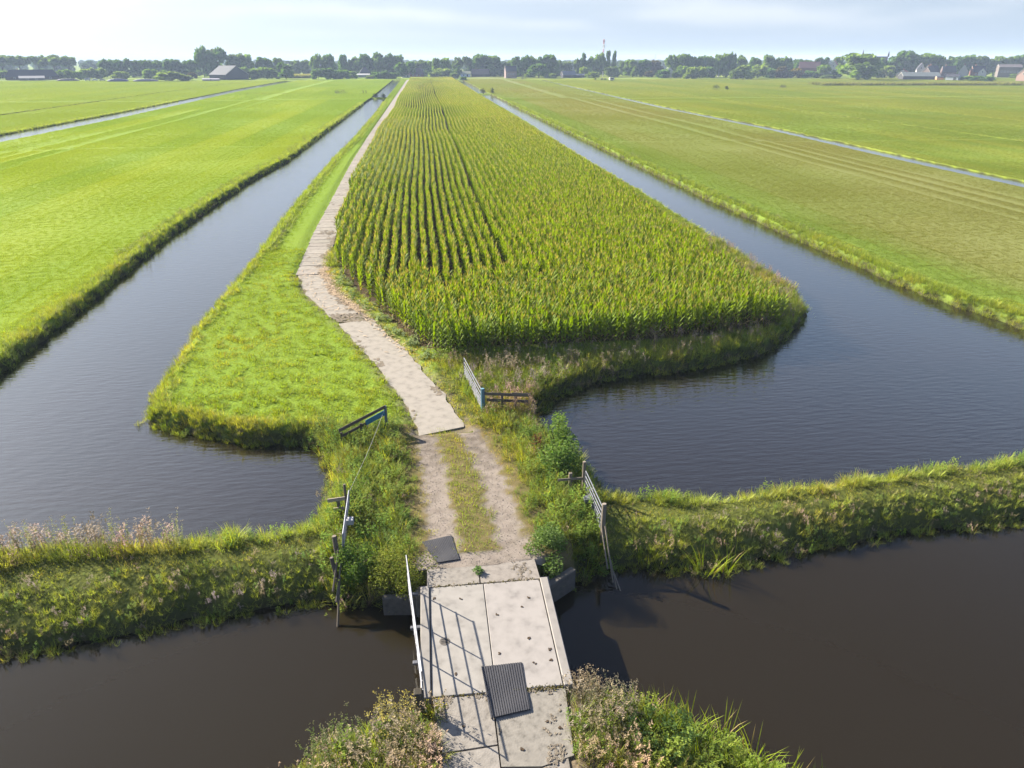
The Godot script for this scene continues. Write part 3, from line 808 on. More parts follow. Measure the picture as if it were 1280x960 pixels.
# ------------------------------------------------------------------ maize
func maize_parts(seed_: int, leaves: int, segs: int) -> Array:
	rng.seed = seed_
	var st := MB.new()
	var lf := MB.new()
	var ts := MB.new()
	var H := 2.02
	var lean := Vector3(rng.randf_range(-1, 1), 0, rng.randf_range(-1, 1)) * 0.05
	st.tube([Vector3(0, -0.05, 0), Vector3(0, 0.9, 0) + lean * 0.4, Vector3(0, H, 0) + lean], [0.014, 0.012, 0.006], 4 if segs > 3 else 3, Color(0.13, 0.16, 0.04), false)
	var yaw := PI * 0.5 + rng.randfn() * 0.3
	for i in leaves:
		var t := (i + 0.5) / leaves
		var y := lerpf(0.22, 1.85, t)
		yaw += PI + rng.randf_range(-0.3, 0.3)
		var L := lerpf(0.5, 0.7, sin(t * PI)) * rng.randf_range(0.85, 1.15)
		if t > 0.85: L *= 0.8
		var k := rng.randf_range(0.75, 1.25)
		var c0 := Color(0.155, 0.235, 0.015) * k
		var c1 := Color(0.17, 0.245, 0.016) * k
		if t < 0.22 and rng.randf() < 0.6:
			c0 = Color(0.25, 0.21, 0.105) * k; c1 = Color(0.26, 0.22, 0.11) * k
		c0.a = 1.0; c1.a = 1.0
		var up := lerpf(0.55, 0.16, t)
		lf.blade(Vector3(0, y, 0) + lean * t, yaw, L, rng.randf_range(0.075, 0.105), up, up + rng.randf_range(0.8, 1.7) * lerpf(1.0, 0.42, t), segs, c0, c1, true)
	var tc := Color(0.33, 0.295, 0.14)
	for i in (5 if segs > 3 else 3):
		var a := rng.randf() * TAU
		ts.blade(Vector3(0, H - 0.06, 0) + lean, a, rng.randf_range(0.26, 0.4), 0.022, 0.1, rng.randf_range(0.2, 0.9), 2, tc, tc)
	# cob
	st.tube([Vector3(0.02, 0.95, 0.01), Vector3(0.05, 1.05, 0.02), Vector3(0.07, 1.18, 0.03)], [0.016, 0.026, 0.008], 4, Color(0.2, 0.21, 0.07), false)
	return [st.mesh(), lf.mesh(), ts.mesh(), st, lf, ts]

func merge(list: Array, at: Array) -> MB:
	var o := MB.new()
	for i in list.size():
		var t: Transform3D = at[i]
		for b: MB in list[i]:
			for p in b.v: o.v.append(t * p)
			o.c.append_array(b.c)
	return o

func build_maize() -> void:
	var near := []
	for i in 6: near.append(maize_parts(500 + i, 11, 5))
	var whole := []
	for q: Array in near: whole.append(merge([[q[3], q[4], q[5]]], [Transform3D.IDENTITY]).mesh())
	var mid := []
	for i in 4:
		var q := maize_parts(540 + i, 9, 3)
		mid.append(merge([[q[3], q[4], q[5]]], [Transform3D.IDENTITY]).mesh())
	var far := []
	for i in 3:
		rng.seed = 570 + i
		var list := []
		var at := []
		for k in 5:
			var q := maize_parts(600 + i * 10 + k, 7, 2)
			rng.seed = 900 + i * 10 + k
			list.append([q[3], q[4], q[5]])
			at.append(upright(Vector3(rng.randf_range(-0.06, 0.06), 0, (k - 2) * 0.2), (rng.randi() % 2) * PI + rng.randf_range(-0.3, 0.3), rng.randf_range(0.92, 1.06)))
		far.append(merge(list, at).mesh())
	var plants := []   # [x, z]
	rng.seed = 31
	# headland: rows that run across, along the front edge
	var r := 0
	while r < 27:
		var x := -8.0
		while x < 23.0:
			x += 0.19 * rng.randf_range(0.8, 1.25)
			var z := -37.35 - maxf(0.0, x) * 0.085 - maxf(0.0, x - 12.0) * 0.16 - r * 0.75 + rng.randf_range(-0.09, 0.09)
			if z < -48.6 + big.get_noise_2d(x * 24.0, 11.0) * 5.0: continue
			if in_maize(x, z) and rng.randf() < 0.96: plants.append([x, z])
		r += 1
	# long rows
	var fx := [[], [], []]
	var fc := [[], [], []]
	for k in 43:
		var x0 := -9.3 + k * 0.78 + (0.3 if k > 18 else 0.0)   # a wider gap at the tramline
		var z := -48.3 + big.get_noise_2d(x0 * 24.0, 11.0) * 5.0
		while z > -190.0:
			z -= 0.19 * rng.randf_range(0.8, 1.3)
			var x := x0 + rng.randf_range(-0.06, 0.06) + big.get_noise_2d(z * 1.2, 70.0) * 0.5
			if in_maize(x, z) and rng.randf() < 0.96: plants.append([x, z])
		while z > -621.0:
			z -= 1.0
			var v := rng.randi() % 3
			var x := x0 + big.get_noise_2d(z * 1.2, 70.0) * 0.5
			if not in_maize(x, z): continue
			fx[v].append(upright(Vector3(x, 0.62, z), (rng.randi() % 2) * PI, rng.randf_range(0.95, 1.08)))
			fc[v].append(maize_tint(x, z))
	plants.sort_custom(func(a, b): return a[0] * a[0] + a[1] * a[1] < b[0] * b[0] + b[1] * b[1])
	var wx := [[], [], [], [], [], []]
	var wc := [[], [], [], [], [], []]
	var mx := [[], [], [], []]
	var mc := [[], [], [], []]
	for i in plants.size():
		var x: float = plants[i][0]
		var z: float = plants[i][1]
		var t := upright(Vector3(x, ground_y(x, z) - 0.02, z), rng.randf() * TAU if z > -49.5 else (rng.randi() % 2) * PI + rng.randf_range(-0.4, 0.4), rng.randf_range(0.88, 1.14))
		t.basis = Basis(Vector3(1, 0, 0), rng.randf_range(-0.07, 0.07)) * Basis(Vector3(0, 0, 1), rng.randf_range(-0.07, 0.07)) * t.basis
		if i < 300:
			var q: Array = near[rng.randi() % 6]
			var o := thing("maize_plant", "tall maize plant on the near rim of the maize field", "maize plant", t.origin, 0.0, "maize plants on the near rim of the field")
			o.transform = t
			part(o, "stalk", q[0], M.maize)
			part(o, "leaves", q[1], M.maize)
			part(o, "tassel", q[2], M.maize)
		elif z > -95.0:
			var v := rng.randi() % 6
			wx[v].append(t); wc[v].append(maize_tint(x, z))
		else:
			var v := rng.randi() % 4
			mx[v].append(t); mc[v].append(maize_tint(x, z))
	var f := Node3D.new()
	f.name = "maize_crop"
	add_child(f)
	tag(f, "dense green maize crop in long rows down the middle field", "maize", "", "stuff")
	for v in 6: scatter(f, "maize_stand", whole[v], M.maize, wx[v], wc[v])
	for v in 4: scatter(f, "maize_stand", mid[v], M.maize, mx[v], mc[v])
	for v in 3: scatter(f, "maize_stand", far[v], M.maize, fx[v], fc[v])
	print("maize ", plants.size(), " + ", fx[0].size() * 3)

func maize_tint(x: float, z: float) -> Color:
	var n := big.get_noise_2d(x * 3.0, z * 1.0)
	var g := rng.randf_range(0.82, 1.2)
	var dry := clampf(0.12 + n * 0.8 + smoothstep(100.0, 400.0, -z) * 0.35 + smoothstep(12.0, 24.0, x) * 0.25, 0.0, 1.0)
	var c := Color(1.0, 1.0, 1.0).lerp(Color(1.24, 1.08, 1.15), dry) * g
	c.a = 1.0
	return c

# ------------------------------------------------------------------ wild growth on the banks
func tuft(seed_: int, n: int, L: float, w: float, spread: float, droop: float, k0: Color, k1: Color, mixc: Color, mixp: float) -> ArrayMesh:
	rng.seed = seed_
	var b := MB.new()
	for i in n:
		var a := rng.randf() * TAU
		var r := sqrt(rng.randf()) * spread
		var k := rng.randf_range(0.7, 1.3)
		var c0 := k0 * k
		var c1 := k1 * k
		if rng.randf() < mixp: c0 = mixc * k; c1 = mixc * k
		c0.a = 1; c1.a = 1
		var a0 := rng.randf_range(0.02, 0.4)
		b.blade(Vector3(cos(a) * r, -0.03, sin(a) * r), a + rng.randf_range(-1.2, 1.2), L * rng.randf_range(0.55, 1.15), w * rng.randf_range(0.7, 1.3), a0, a0 + rng.randf_range(0.2, 1.0) * droop, 3, c0, c1)
	return b.mesh()

# leafy weed: several stems with small leaves
func weed(seed_: int, stems: int, H: float, leaf: float, k: Color, flower := Color(0, 0, 0, 0), spread := 0.2, per := 12) -> ArrayMesh:
	rng.seed = seed_
	var b := MB.new()
	for s in stems:
		var a := rng.randf() * TAU
		var r := sqrt(rng.randf()) * spread
		var p := Vector3(cos(a) * r, 0, sin(a) * r)
		var hh := H * rng.randf_range(0.65, 1.1)
		var tip := p + Vector3(rng.randf_range(-0.25, 0.25), 1, rng.randf_range(-0.25, 0.25)) * hh
		var sc := Color(0.09, 0.09, 0.035)
		b.tri(p - Vector3(0.006, 0, 0), tip, p + Vector3(0.006, 0, 0), sc)
		b.tri(p - Vector3(0, 0, 0.006), tip, p + Vector3(0, 0, 0.006), sc)
		for i in per:
			var t := rng.randf_range(0.12, 1.0)
			var ya := rng.randf() * TAU
			var d := Vector3(cos(ya), rng.randf_range(-0.15, 0.6), sin(ya)).normalized()
			var g := rng.randf_range(0.7, 1.3)
			var c := k * g
			c.a = 1
			b.leaf(p.lerp(tip, t), d, leaf * rng.randf_range(0.6, 1.2) * (1.15 - 0.5 * t), leaf * 0.5, c)
		if flower.a > 0.0:
			for i in 7:
				var o := Vector3(rng.randf_range(-1, 1), rng.randf_range(-0.4, 0.5), rng.randf_range(-1, 1)) * 0.07
				b.leaf(tip + o, Vector3(rng.randf_range(-1, 1), 0.3, rng.randf_range(-1, 1)).normalized(), 0.035, 0.035, flower * rng.randf_range(0.8, 1.2))
	return b.mesh()

# dry stand with feathery tops
func plume(seed_: int, n: int, H: float, k: Color, head: Color, spread := 0.22) -> ArrayMesh:
	rng.seed = seed_
	var b := MB.new()
	for i in n:
		var a := rng.randf() * TAU
		var r := sqrt(rng.randf()) * spread
		var p := Vector3(cos(a) * r, 0, sin(a) * r)
		var hh := H * rng.randf_range(0.6, 1.15)
		var tip := p + Vector3(rng.randf_range(-0.2, 0.2), 1, rng.randf_range(-0.2, 0.2)) * hh
		b.tri(p - Vector3(0.005, 0, 0.003), tip, p + Vector3(0.005, 0, 0.003), k)
		for j in 9:
			var g := rng.randf_range(0.7, 1.3)
			var c := head * g
			c.a = 1
			var d := Vector3(rng.randf_range(-1, 1), rng.randf_range(0.0, 1.0), rng.randf_range(-1, 1)).normalized()
			b.leaf(p.lerp(tip, rng.randf_range(0.72, 1.02)), d, 0.11 * H, 0.018 + 0.012 * H, c)
	return b.mesh()

var kinds := {}

func sow(kind: String, t: Transform3D, c: Color) -> void:
	var k: Dictionary = kinds[kind]
	var v := rng.randi() % (k.m as Array).size()
	k.x[v].append(t)
	k.c[v].append(c)

func kind_of(called: String, ms: Array, mat: Material, label: String, category: String) -> void:
	var x := []
	var c := []
	for m in ms: x.append([]); c.append([])
	kinds[called] = {"m": ms, "mat": mat, "label": label, "cat": category, "x": x, "c": c}

func on_track(x: float, z: float) -> float:
	# distance from the bare wheel tracks, slabs or concrete (negative on them)
	var d := absf(x - ex(TRACK, z))
	if z > -13.4: return d - (1.75 if x > 1.15 else 1.5)
	if z > -19.3: return d - 2.05
	if z > -29.0:
		var half := lerpf(1.0, 1.14, clampf((z + 29.0) / 6.0, 0.0, 1.0))
		return absf(d - half) - 0.44 + wob.get_noise_2d(x * 4.0, z * 4.0) * 0.35
	return d - 0.98 + wob.get_noise_2d(x * 2.0, z * 2.0) * 0.3

func build_growth() -> void:
	var g0 := Color(0.25, 0.3, 0.05)
	var g1 := Color(0.26, 0.31, 0.052)
	var straw := Color(0.26, 0.21, 0.10)
	kind_of("lawn_grass", [tuft(1, 26, 0.14, 0.012, 0.13, 1.0, g0, g1, straw, 0.04), tuft(2, 24, 0.17, 0.012, 0.14, 1.2, g0, g1, straw, 0.08)], M.grass, "short green grass on the headland beside the track", "grass")
	kind_of("bank_grass", [tuft(3, 34, 0.46, 0.014, 0.14, 1.6, g0, g1, straw, 0.06), tuft(4, 30, 0.55, 0.015, 0.16, 2.0, g0, g1, straw, 0.1), tuft(5, 30, 0.40, 0.013, 0.15, 1.3, g0 * 1.05, g1 * 1.05, straw, 0.14)], M.grass, "long arching grass along the banks and the dam", "grass")
	kind_of("dry_grass", [tuft(6, 32, 0.5, 0.010, 0.13, 1.2, Color(0.235, 0.195, 0.09), Color(0.245, 0.205, 0.095), Color(0.1, 0.13, 0.03), 0.2), plume(7, 9, 0.75, Color(0.17, 0.14, 0.08), Color(0.24, 0.2, 0.115))], M.straw, "dry straw coloured grass among the bank growth", "grass")
	kind_of("bank_weeds", [weed(8, 8, 0.5, 0.075, Color(0.115, 0.19, 0.034)), weed(9, 7, 0.6, 0.085, Color(0.145, 0.215, 0.034)), weed(10, 9, 0.42, 0.065, Color(0.17, 0.225, 0.04))], M.leaf, "leafy green weeds among the grass of the banks", "weeds")
	kind_of("brown_weeds", [weed(11, 6, 0.7, 0.055, Color(0.16, 0.12, 0.06), Color(0.21, 0.175, 0.105, 1.0)), plume(12, 10, 0.8, Color(0.14, 0.11, 0.06), Color(0.225, 0.185, 0.125))], M.straw, "faded brown seed heads standing above the bank growth", "weeds")
	kind_of("water_reed", [tuft(13, 22, 0.95, 0.028, 0.16, 0.9, Color(0.135, 0.195, 0.018), Color(0.14, 0.2, 0.018), straw, 0.08), tuft(14, 18, 0.8, 0.026, 0.15, 1.1, Color(0.145, 0.2, 0.02), Color(0.15, 0.205, 0.02), straw, 0.12)], M.grass, "broad bladed waterside grass at the foot of the banks", "reed")
	kind_of("verge_weeds", [weed(15, 5, 0.55, 0.24, Color(0.24, 0.3, 0.13), Color(0, 0, 0, 0), 0.22, 7), weed(16, 6, 0.4, 0.2, Color(0.27, 0.32, 0.17), Color(0, 0, 0, 0), 0.2, 6)], M.leaf, "pale broad leaved weeds along the left rim of the maize", "weeds")
	rng.seed = 4242
	for i in 70:
		var vz := rng.randf_range(-56.0, -37.5)
		var vx := ex([[-37.0, 0.2], [-42.9, -2.3], [-49.8, -4.9], [-56.0, -7.1]], vz) + rng.randf_range(-1.0, 0.1)
		var vg := rng.randf_range(0.8, 1.2)
		sow("verge_weeds", upright(Vector3(vx, ground_y(vx, vz), vz), rng.randf() * TAU, rng.randf_range(0.45, 0.95)), Color(vg, vg, vg))
	var z := -8.4
	while z > -64.0:
		var step := 0.17 if z > -34.0 else 0.22
		var x := -40.0
		while x < 58.0:
			x += step
			var px := x + rng.randf_range(-0.9, 0.9) * step
			var pz := z + rng.randf_range(-0.9, 0.9) * step
			if not visible_xz(px, pz, 3.0): continue
			var s := inland(px, pz)
			if s < -0.25: continue
			if px < -27.2 or px > 41.5 or (px > 38.4 and pz < -44.0): continue
			var ot := on_track(px, pz)
			if ot < 0.0 and px > -13.0 and px < 4.0: continue
			place_growth(px, pz, s, ot)
		z -= step
	# growth hanging over the waterline of the dam and the near banks
	for i in 26000:
		var hx := rng.randf_range(-22.0, 34.0)
		var hz := rng.randf_range(-37.0, -9.0)
		if not visible_xz(hx, hz, 3.0): continue
		var hs := inland(hx, hz)
		if hs < -0.42 or hs > 0.3 or (hx > -1.6 and hx < 3.9 and hz > -19.0 and hz < -12.6): continue
		var hg := rng.randf_range(0.8, 1.25)
		var hq := rng.randf()
		var hue := maxf(0.0, wob.get_noise_2d(hx * 0.9, hz * 0.9 + 70.0))
		var hk := "bank_grass" if hq < 0.62 else ("bank_weeds" if hq < 0.9 else "dry_grass")
		sow(hk, upright(Vector3(hx, maxf(ground_y(hx, hz, hs), 0.02) - 0.02, hz), rng.randf() * TAU, rng.randf_range(0.4, 0.75)), Color(hg * (1.05 + hue * 0.5), hg * 1.05, hg * (1.0 + hue)))
	# banks of the long canals
	for e: Array in [[LCL, -1.0, -300.0, 1.9], [LCR, 1.0, -300.0, 1.5], [RCL, -1.0, -260.0, 3.0], [RCR, 1.0, -300.0, 2.0], [L2L, -1.0, -330.0, 1.2]]:
		var zz := -64.0
		while zz > e[2]:
			var dz := clampf(-zz * 0.0028, 0.18, 0.8)
			zz -= dz
			var cnt := 6 if e[3] < 2.5 else 8
			for i in cnt:
				var d: float = rng.randf_range(-0.4, e[3])
				var xx: float = ex(e[0], zz) + d * e[1]
				if not visible_xz(xx, zz, 3.0): continue
				var s := inland(xx, zz)
				if s < -0.3: continue
				var sc := rng.randf_range(0.75, 1.35) * clampf(-zz / 120.0, 1.0, 1.35)
				var y := ground_y(xx, zz, s) - 0.02
				var tint := field_col(xx, zz) / Color(0.17, 0.23, 0.02)
				tint = Color(clampf(tint.r, 0.85, 1.12), clampf(tint.g, 0.85, 1.15), 1.0) * rng.randf_range(0.8, 1.2)
				tint.a = 1.0
				var kk := rng.randf()
				var kd := "bank_grass"
				if kk > 0.93: kd = "bank_weeds"
				elif kk > 0.90: kd = "dry_grass"
				sow(kd, upright(Vector3(xx, y, zz), rng.randf() * TAU, sc, sc * (1.0 if d < 0.9 else 0.6) * (0.6 if e[0] == RCL else 1.0)), tint)
	# tussock lines along the narrow field drains
	for e: Array in [[R3L, -600.0], [R4L, -600.0], [R5L, -600.0], [L3L, -600.0], [L4L, -600.0]]:
		var zz := -90.0
		while zz > e[1]:
			zz -= clampf(-zz * 0.004, 0.5, 1.6)
			var xx: float = ex(e[0], zz) + (-0.5 if rng.randf() < 0.5 else 1.3) + rng.randf_range(-0.3, 0.3)
			if not visible_xz(xx, zz, 3.0) or big.get_noise_2d(zz * 7.0, xx) < -0.2: continue
			var g := rng.randf_range(0.8, 1.2)
			sow("bank_grass", upright(Vector3(xx, 0.18, zz), rng.randf() * TAU, rng.randf_range(1.2, 2.0), rng.randf_range(0.7, 1.1)), Color(g * 1.1, g, g))
	for i in 170:
		var xx := rng.randf_range(-87.0, -26.0)
		var g := rng.randf_range(0.5, 0.9)
		sow("bank_grass", upright(Vector3(xx, 0.6, -379.0 + xx * 0.17 + 6.0 + rng.randf_range(-0.5, 0.5)), rng.randf() * TAU, 1.4, 1.0), Color(g, g, g))
	for kn: String in kinds:
		var k: Dictionary = kinds[kn]
		var top := Node3D.new()
		top.name = kn
		add_child(top)
		used[kn] = 0
		tag(top, k.label, k.cat, "", "stuff")
		var total := 0
		for v in (k.m as Array).size():
			total += k.x[v].size()
			if k.x[v].size(): scatter(top, "growth", k.m[v], k.mat, k.x[v], k.c[v])
		print(kn, " ", total)

const DAM_BACK := [[70.0, -27.0], [26.0, -23.6], [18.8, -22.9], [13.4, -22.2], [9.3, -22.1], [7.2, -22.8], [5.0, -23.0], [0.0, -22.5], [-4.5, -22.0], [-7.6, -21.7], [-13.5, -21.8], [-16.0, -21.3], [-70.0, -20.0]]
const DAM_FRONT := [[70.0, -22.4], [22.1, -20.3], [16.0, -20.0], [11.4, -19.4], [8.8, -19.0], [5.6, -19.3], [3.4, -18.3], [-1.3, -18.2], [-4.1, -18.9], [-6.6, -18.6], [-8.9, -18.2], [-13.2, -17.5], [-70.0, -13.5]]

func place_growth(x: float, z: float, s: float, ot: float) -> void:
	var y := ground_y(x, z, s) - 0.02
	var n1 := big.get_noise_2d(x * 22.0, z * 22.0)
	var n2 := big.get_noise_2d(x * 9.0 + 500.0, z * 9.0)
	var yaw := rng.randf() * TAU
	var g := rng.randf_range(0.78, 1.22)
	var col := Color(g * (1.04 + maxf(0.0, n2) * 0.35), g * 1.05, g)
	var at := Vector3(x, y, z)
	var q := rng.randf()
	# growth comes in cushions and gaps, greener and strawier by turns
	var lump := wob.get_noise_2d(x * 1.9 + 40.0, z * 1.9)
	var hue := wob.get_noise_2d(x * 0.9, z * 0.9 + 70.0)
	col = col * Color(1.0 + maxf(0.0, hue) * 0.45, 1.0 + maxf(0.0, hue) * 0.12, 1.0 + absf(hue) * 0.8)
	var big_up := 1.0 + clampf(lump * 0.7, -0.3, 0.35)
	if lump < -0.3 and q > 0.45 and x > -18.0 and x < 33.0 and z > -30.0: return
	if x < -18.0 or x > 33.0:
		# field rims across the canals
		if s > 3.0:
			return
		if s < 1.3: sow("bank_grass", upright(at, yaw, rng.randf_range(0.7, 1.15)), col * Color(0.95, 1.0, 0.9))
		elif q < 0.75: sow("lawn_grass", upright(at, yaw, rng.randf_range(0.9, 1.5)), col * Color(0.92, 1.0, 0.85))
		if s < 0.9 and q > 0.9: sow("bank_weeds", upright(at, yaw, rng.randf_range(0.5, 0.9)), col)
		return
	if in_maize(x, z): return
	if z > -15.6:
		# near bank: tall, half dry
		if x > 4.6 and q < 0.16 and s < 1.4:
			sow("water_reed", upright(at, yaw, rng.randf_range(0.6, 1.0)), col)
		elif x < 4.6 and q < 0.34: sow("dry_grass", upright(at, yaw, rng.randf_range(0.6, 1.1)), col)
		elif q < 0.55: sow("bank_weeds", upright(at, yaw, rng.randf_range(0.6, 1.2)), col * Color(1.15, 1.05, 1.1))
		elif q < 0.60 and x < 4.6: sow("brown_weeds", upright(at, yaw, rng.randf_range(0.5, 0.9)), col)
		elif q < 0.9: sow("bank_grass", upright(at, yaw, rng.randf_range(0.6, 1.1)), col)
		return
	if z > -24.6 and (x < -3.9 or x > 5.6):
		# the dam: a tall back rim, a trodden strip, a broad front slope
		var zb := ex(DAM_BACK, x)
		var v := (z - zb) / (ex(DAM_FRONT, x) - zb) + n1 * 0.07
		col = col * Color(1.2, 1.16, 1.3)
		if v < 0.27:
			var h := rng.randf_range(0.6, 0.95) * big_up * (1.35 if x < -7.0 else 1.0)
			if x < -9.0 and q < 0.14: sow("brown_weeds", upright(at, yaw, rng.randf_range(0.9, 1.4)), col)
			elif q < 0.16: sow("bank_weeds", upright(at, yaw, rng.randf_range(0.7, 1.1)), col)
			elif q < 0.9: sow("bank_grass", upright(at, yaw, h), col)
		elif v < 0.5:
			if q < 0.10: sow("dry_grass", upright(at, yaw, rng.randf_range(0.2, 0.35)), col)
			elif q < 0.17: sow("bank_weeds", upright(at, yaw, rng.randf_range(0.2, 0.35)), col)
			elif q < 0.8: sow("lawn_grass", upright(at, yaw, rng.randf_range(0.6, 1.1)), col * Color(1.05, 0.95, 1.1))
		else:
			var h := rng.randf_range(0.28, 0.52) * (1.0 + 0.15 * smoothstep(0.75, 1.0, v)) * big_up
			if q < 0.11 + n2 * 0.15: sow("bank_weeds", upright(at, yaw, h * 1.25), col)
			elif q < 0.23 + n2 * 0.25: sow("dry_grass", upright(at, yaw, h), col)
			elif q < 0.235: sow("brown_weeds", upright(at, yaw, h * 0.9), col)
			elif q < 0.93: sow("bank_grass", upright(at, yaw, h), col)
			if s < 0.3 and n2 > 0.3 and x > 4.0: sow("water_reed", upright(at, yaw, rng.randf_range(0.6, 0.9)), col)
		return
	if z > -29.6:
		# causeway
		var c := absf(x - ex(TRACK, z))
		if c < 0.62:
			if q < 0.75: sow("lawn_grass", upright(at, yaw, rng.randf_range(0.9, 1.9)), col * Color(0.88, 0.95, 0.9))
			elif q < 0.83: sow("dry_grass", upright(at, yaw, rng.randf_range(0.2, 0.35)), col)
			return
		if ot < 0.35:
			if q < 0.5: sow("lawn_grass", upright(at, yaw, rng.randf_range(0.7, 1.4)), col * Color(1.2, 1.0, 1.0))
			return
		var up := smoothstep(0.3, 1.2, ot)
		if q < 0.05 + n2 * 0.18: sow("dry_grass", upright(at, yaw, rng.randf_range(0.4, 0.8) * (0.6 + 0.4 * up)), col)
		elif q < 0.34: sow("bank_weeds", upright(at, yaw, rng.randf_range(0.8, 1.5) * (0.45 + 0.55 * up) * big_up), col)
		elif q < 0.88: sow("bank_grass", upright(at, yaw, rng.randf_range(0.75, 1.4) * (0.45 + 0.55 * up) * big_up), col)
		return
	if x < ex(TRACK, z):
		# grass headland left of the track
		if s < 0.9:
			if q < 0.75: sow("bank_grass", upright(at, yaw, rng.randf_range(0.55, 1.1)), col * Color(1.1, 1.05, 1.0))
			elif q < 0.82: sow("bank_weeds", upright(at, yaw, rng.randf_range(0.4, 0.8)), col)
			elif s < 0.3 and q < 0.9: sow("water_reed", upright(at, yaw, rng.randf_range(0.4, 0.8)), col)
		elif ot > 0.25 or q < 0.3:
			var cn := wob.get_noise_2d(x * 3.2, z * 3.2)
			if cn < -0.25 and q < 0.6: return
			var t := rng.randf_range(0.7, 1.2) * (1.0 + clampf(cn * 1.8, -0.35, 1.0))
			sow("lawn_grass", upright(at, yaw, t), col * Color(0.82, 0.9, 0.6))
		return
	# strip between track and maize, and the rough fringe in front of the maize
	if z > -58.0 and x < 24.5:
		var left := ex([[-30.0, 2.2], [-37.9, -0.2], [-42.9, -2.3], [-49.8, -4.9], [-57.5, -7.3]], z)
		if x < left:
			if q < 0.6: sow("lawn_grass", upright(at, yaw, rng.randf_range(0.8, 1.6)), col * Color(1.2, 1.0, 1.1))
			elif q < 0.72: sow("bank_weeds", upright(at, yaw, rng.randf_range(0.4, 0.7)), col)
			return
	if q < 0.12 + maxf(0.0, n2) * 0.2: sow("brown_weeds", upright(at, yaw, rng.randf_range(0.6, 1.1)), col)
	elif q < 0.34: sow("bank_weeds", upright(at, yaw, rng.randf_range(0.7, 1.2)), col)
	elif q < 0.92: sow("bank_grass", upright(at, yaw, rng.randf_range(0.8, 1.4)), col)

# ------------------------------------------------------------------ bridge, track, gates
const CONC := Color(0.245, 0.23, 0.213)
const TRK := Color(0.265, 0.24, 0.208)
const CONC2 := Color(0.225, 0.205, 0.182)
const GALV := Color(0.15, 0.154, 0.18)
const OLDWOOD := Color(0.14, 0.118, 0.095)

func bx(s: Vector3, k: Color, bev := 0.0, at := Vector3.ZERO, bs := Basis.IDENTITY) -> ArrayMesh:
	var b := MB.new()
	b.box(at, s, k, bs, bev)
	return b.mesh()

func rod(a: Vector3, c: Vector3, r: float, k: Color, sides := 8, r2 := -1.0) -> ArrayMesh:
	var b := MB.new()
	b.tube([a, c], [r, r if r2 < 0 else r2], sides, k)
	return b.mesh()

# flat slab with a broken outline: outline points (x, z) at height y, thickness t
func slab(pts: Array, y: float, t: float, k: Color) -> ArrayMesh:
	var p := pv(pts)
	if not Geometry2D.is_polygon_clockwise(p): p.reverse()
	var tr := Geometry2D.triangulate_polygon(p)
	var b := MB.new()
	var mid := Vector3.ZERO
	for q in p: mid += Vector3(q.x, y - t * 0.5, q.y) / p.size()
	for i in range(0, tr.size(), 3):
		var a := Vector3(p[tr[i]].x, y, p[tr[i]].y)
		var c := Vector3(p[tr[i + 1]].x, y, p[tr[i + 1]].y)
		var e := Vector3(p[tr[i + 2]].x, y, p[tr[i + 2]].y)
		if (e - a).cross(c - a).y < 0:
			var h := c
			c = e; e = h
		b.tri(a, c, e, k)
	for i in p.size():
		var u := p[i]
		var w := p[(i + 1) % p.size()]
		b.quad(Vector3(u.x, y, u.y), Vector3(w.x, y, w.y), Vector3(w.x, y - t, w.y), Vector3(u.x, y - t, u.y), k)
	return b.mesh()

# outline of a strip along the track, with ragged sides
func ragged(z0: float, z1: float, wl: float, wr: float, rag: float, sd: int, skew0 := 0.0, skew1 := 0.0) -> Array:
	rng.seed = sd
	var n := maxi(3, int(absf(z1 - z0) / 0.3))
	var left := []
	var right := []
	for i in n + 1:
		var z := lerpf(z0, z1, float(i) / n)
		var c := ex(TRACK, z)
		left.append([c - wl + wob.get_noise_2d(z * 1.6, 5.0 + sd) * rag * 2.2 + rng.randf_range(-0.02, 0.02), z + lerpf(skew0, skew1, float(i) / n)])
		right.append([c + wr + wob.get_noise_2d(z * 1.6, 95.0 + sd) * rag * 2.2 + rng.randf_range(-0.02, 0.02), z - lerpf(skew0, skew1, float(i) / n)])
	right.reverse()
	return left + right

# a flat crumb of soil with an uneven rim
func blob(b: MB, p: Vector3, r: float, k: Color) -> void:
	var n := 6
	var a0 := rng.randf() * TAU
	var rim := []
	for i in n:
		var a := a0 + TAU * i / n
		rim.append(p + Vector3(cos(a), -0.004 / r, sin(a) * 1.1) * r * rng.randf_range(0.55, 1.1))
	for i in n: b.tri(p, rim[i], rim[(i + 1) % n], k)

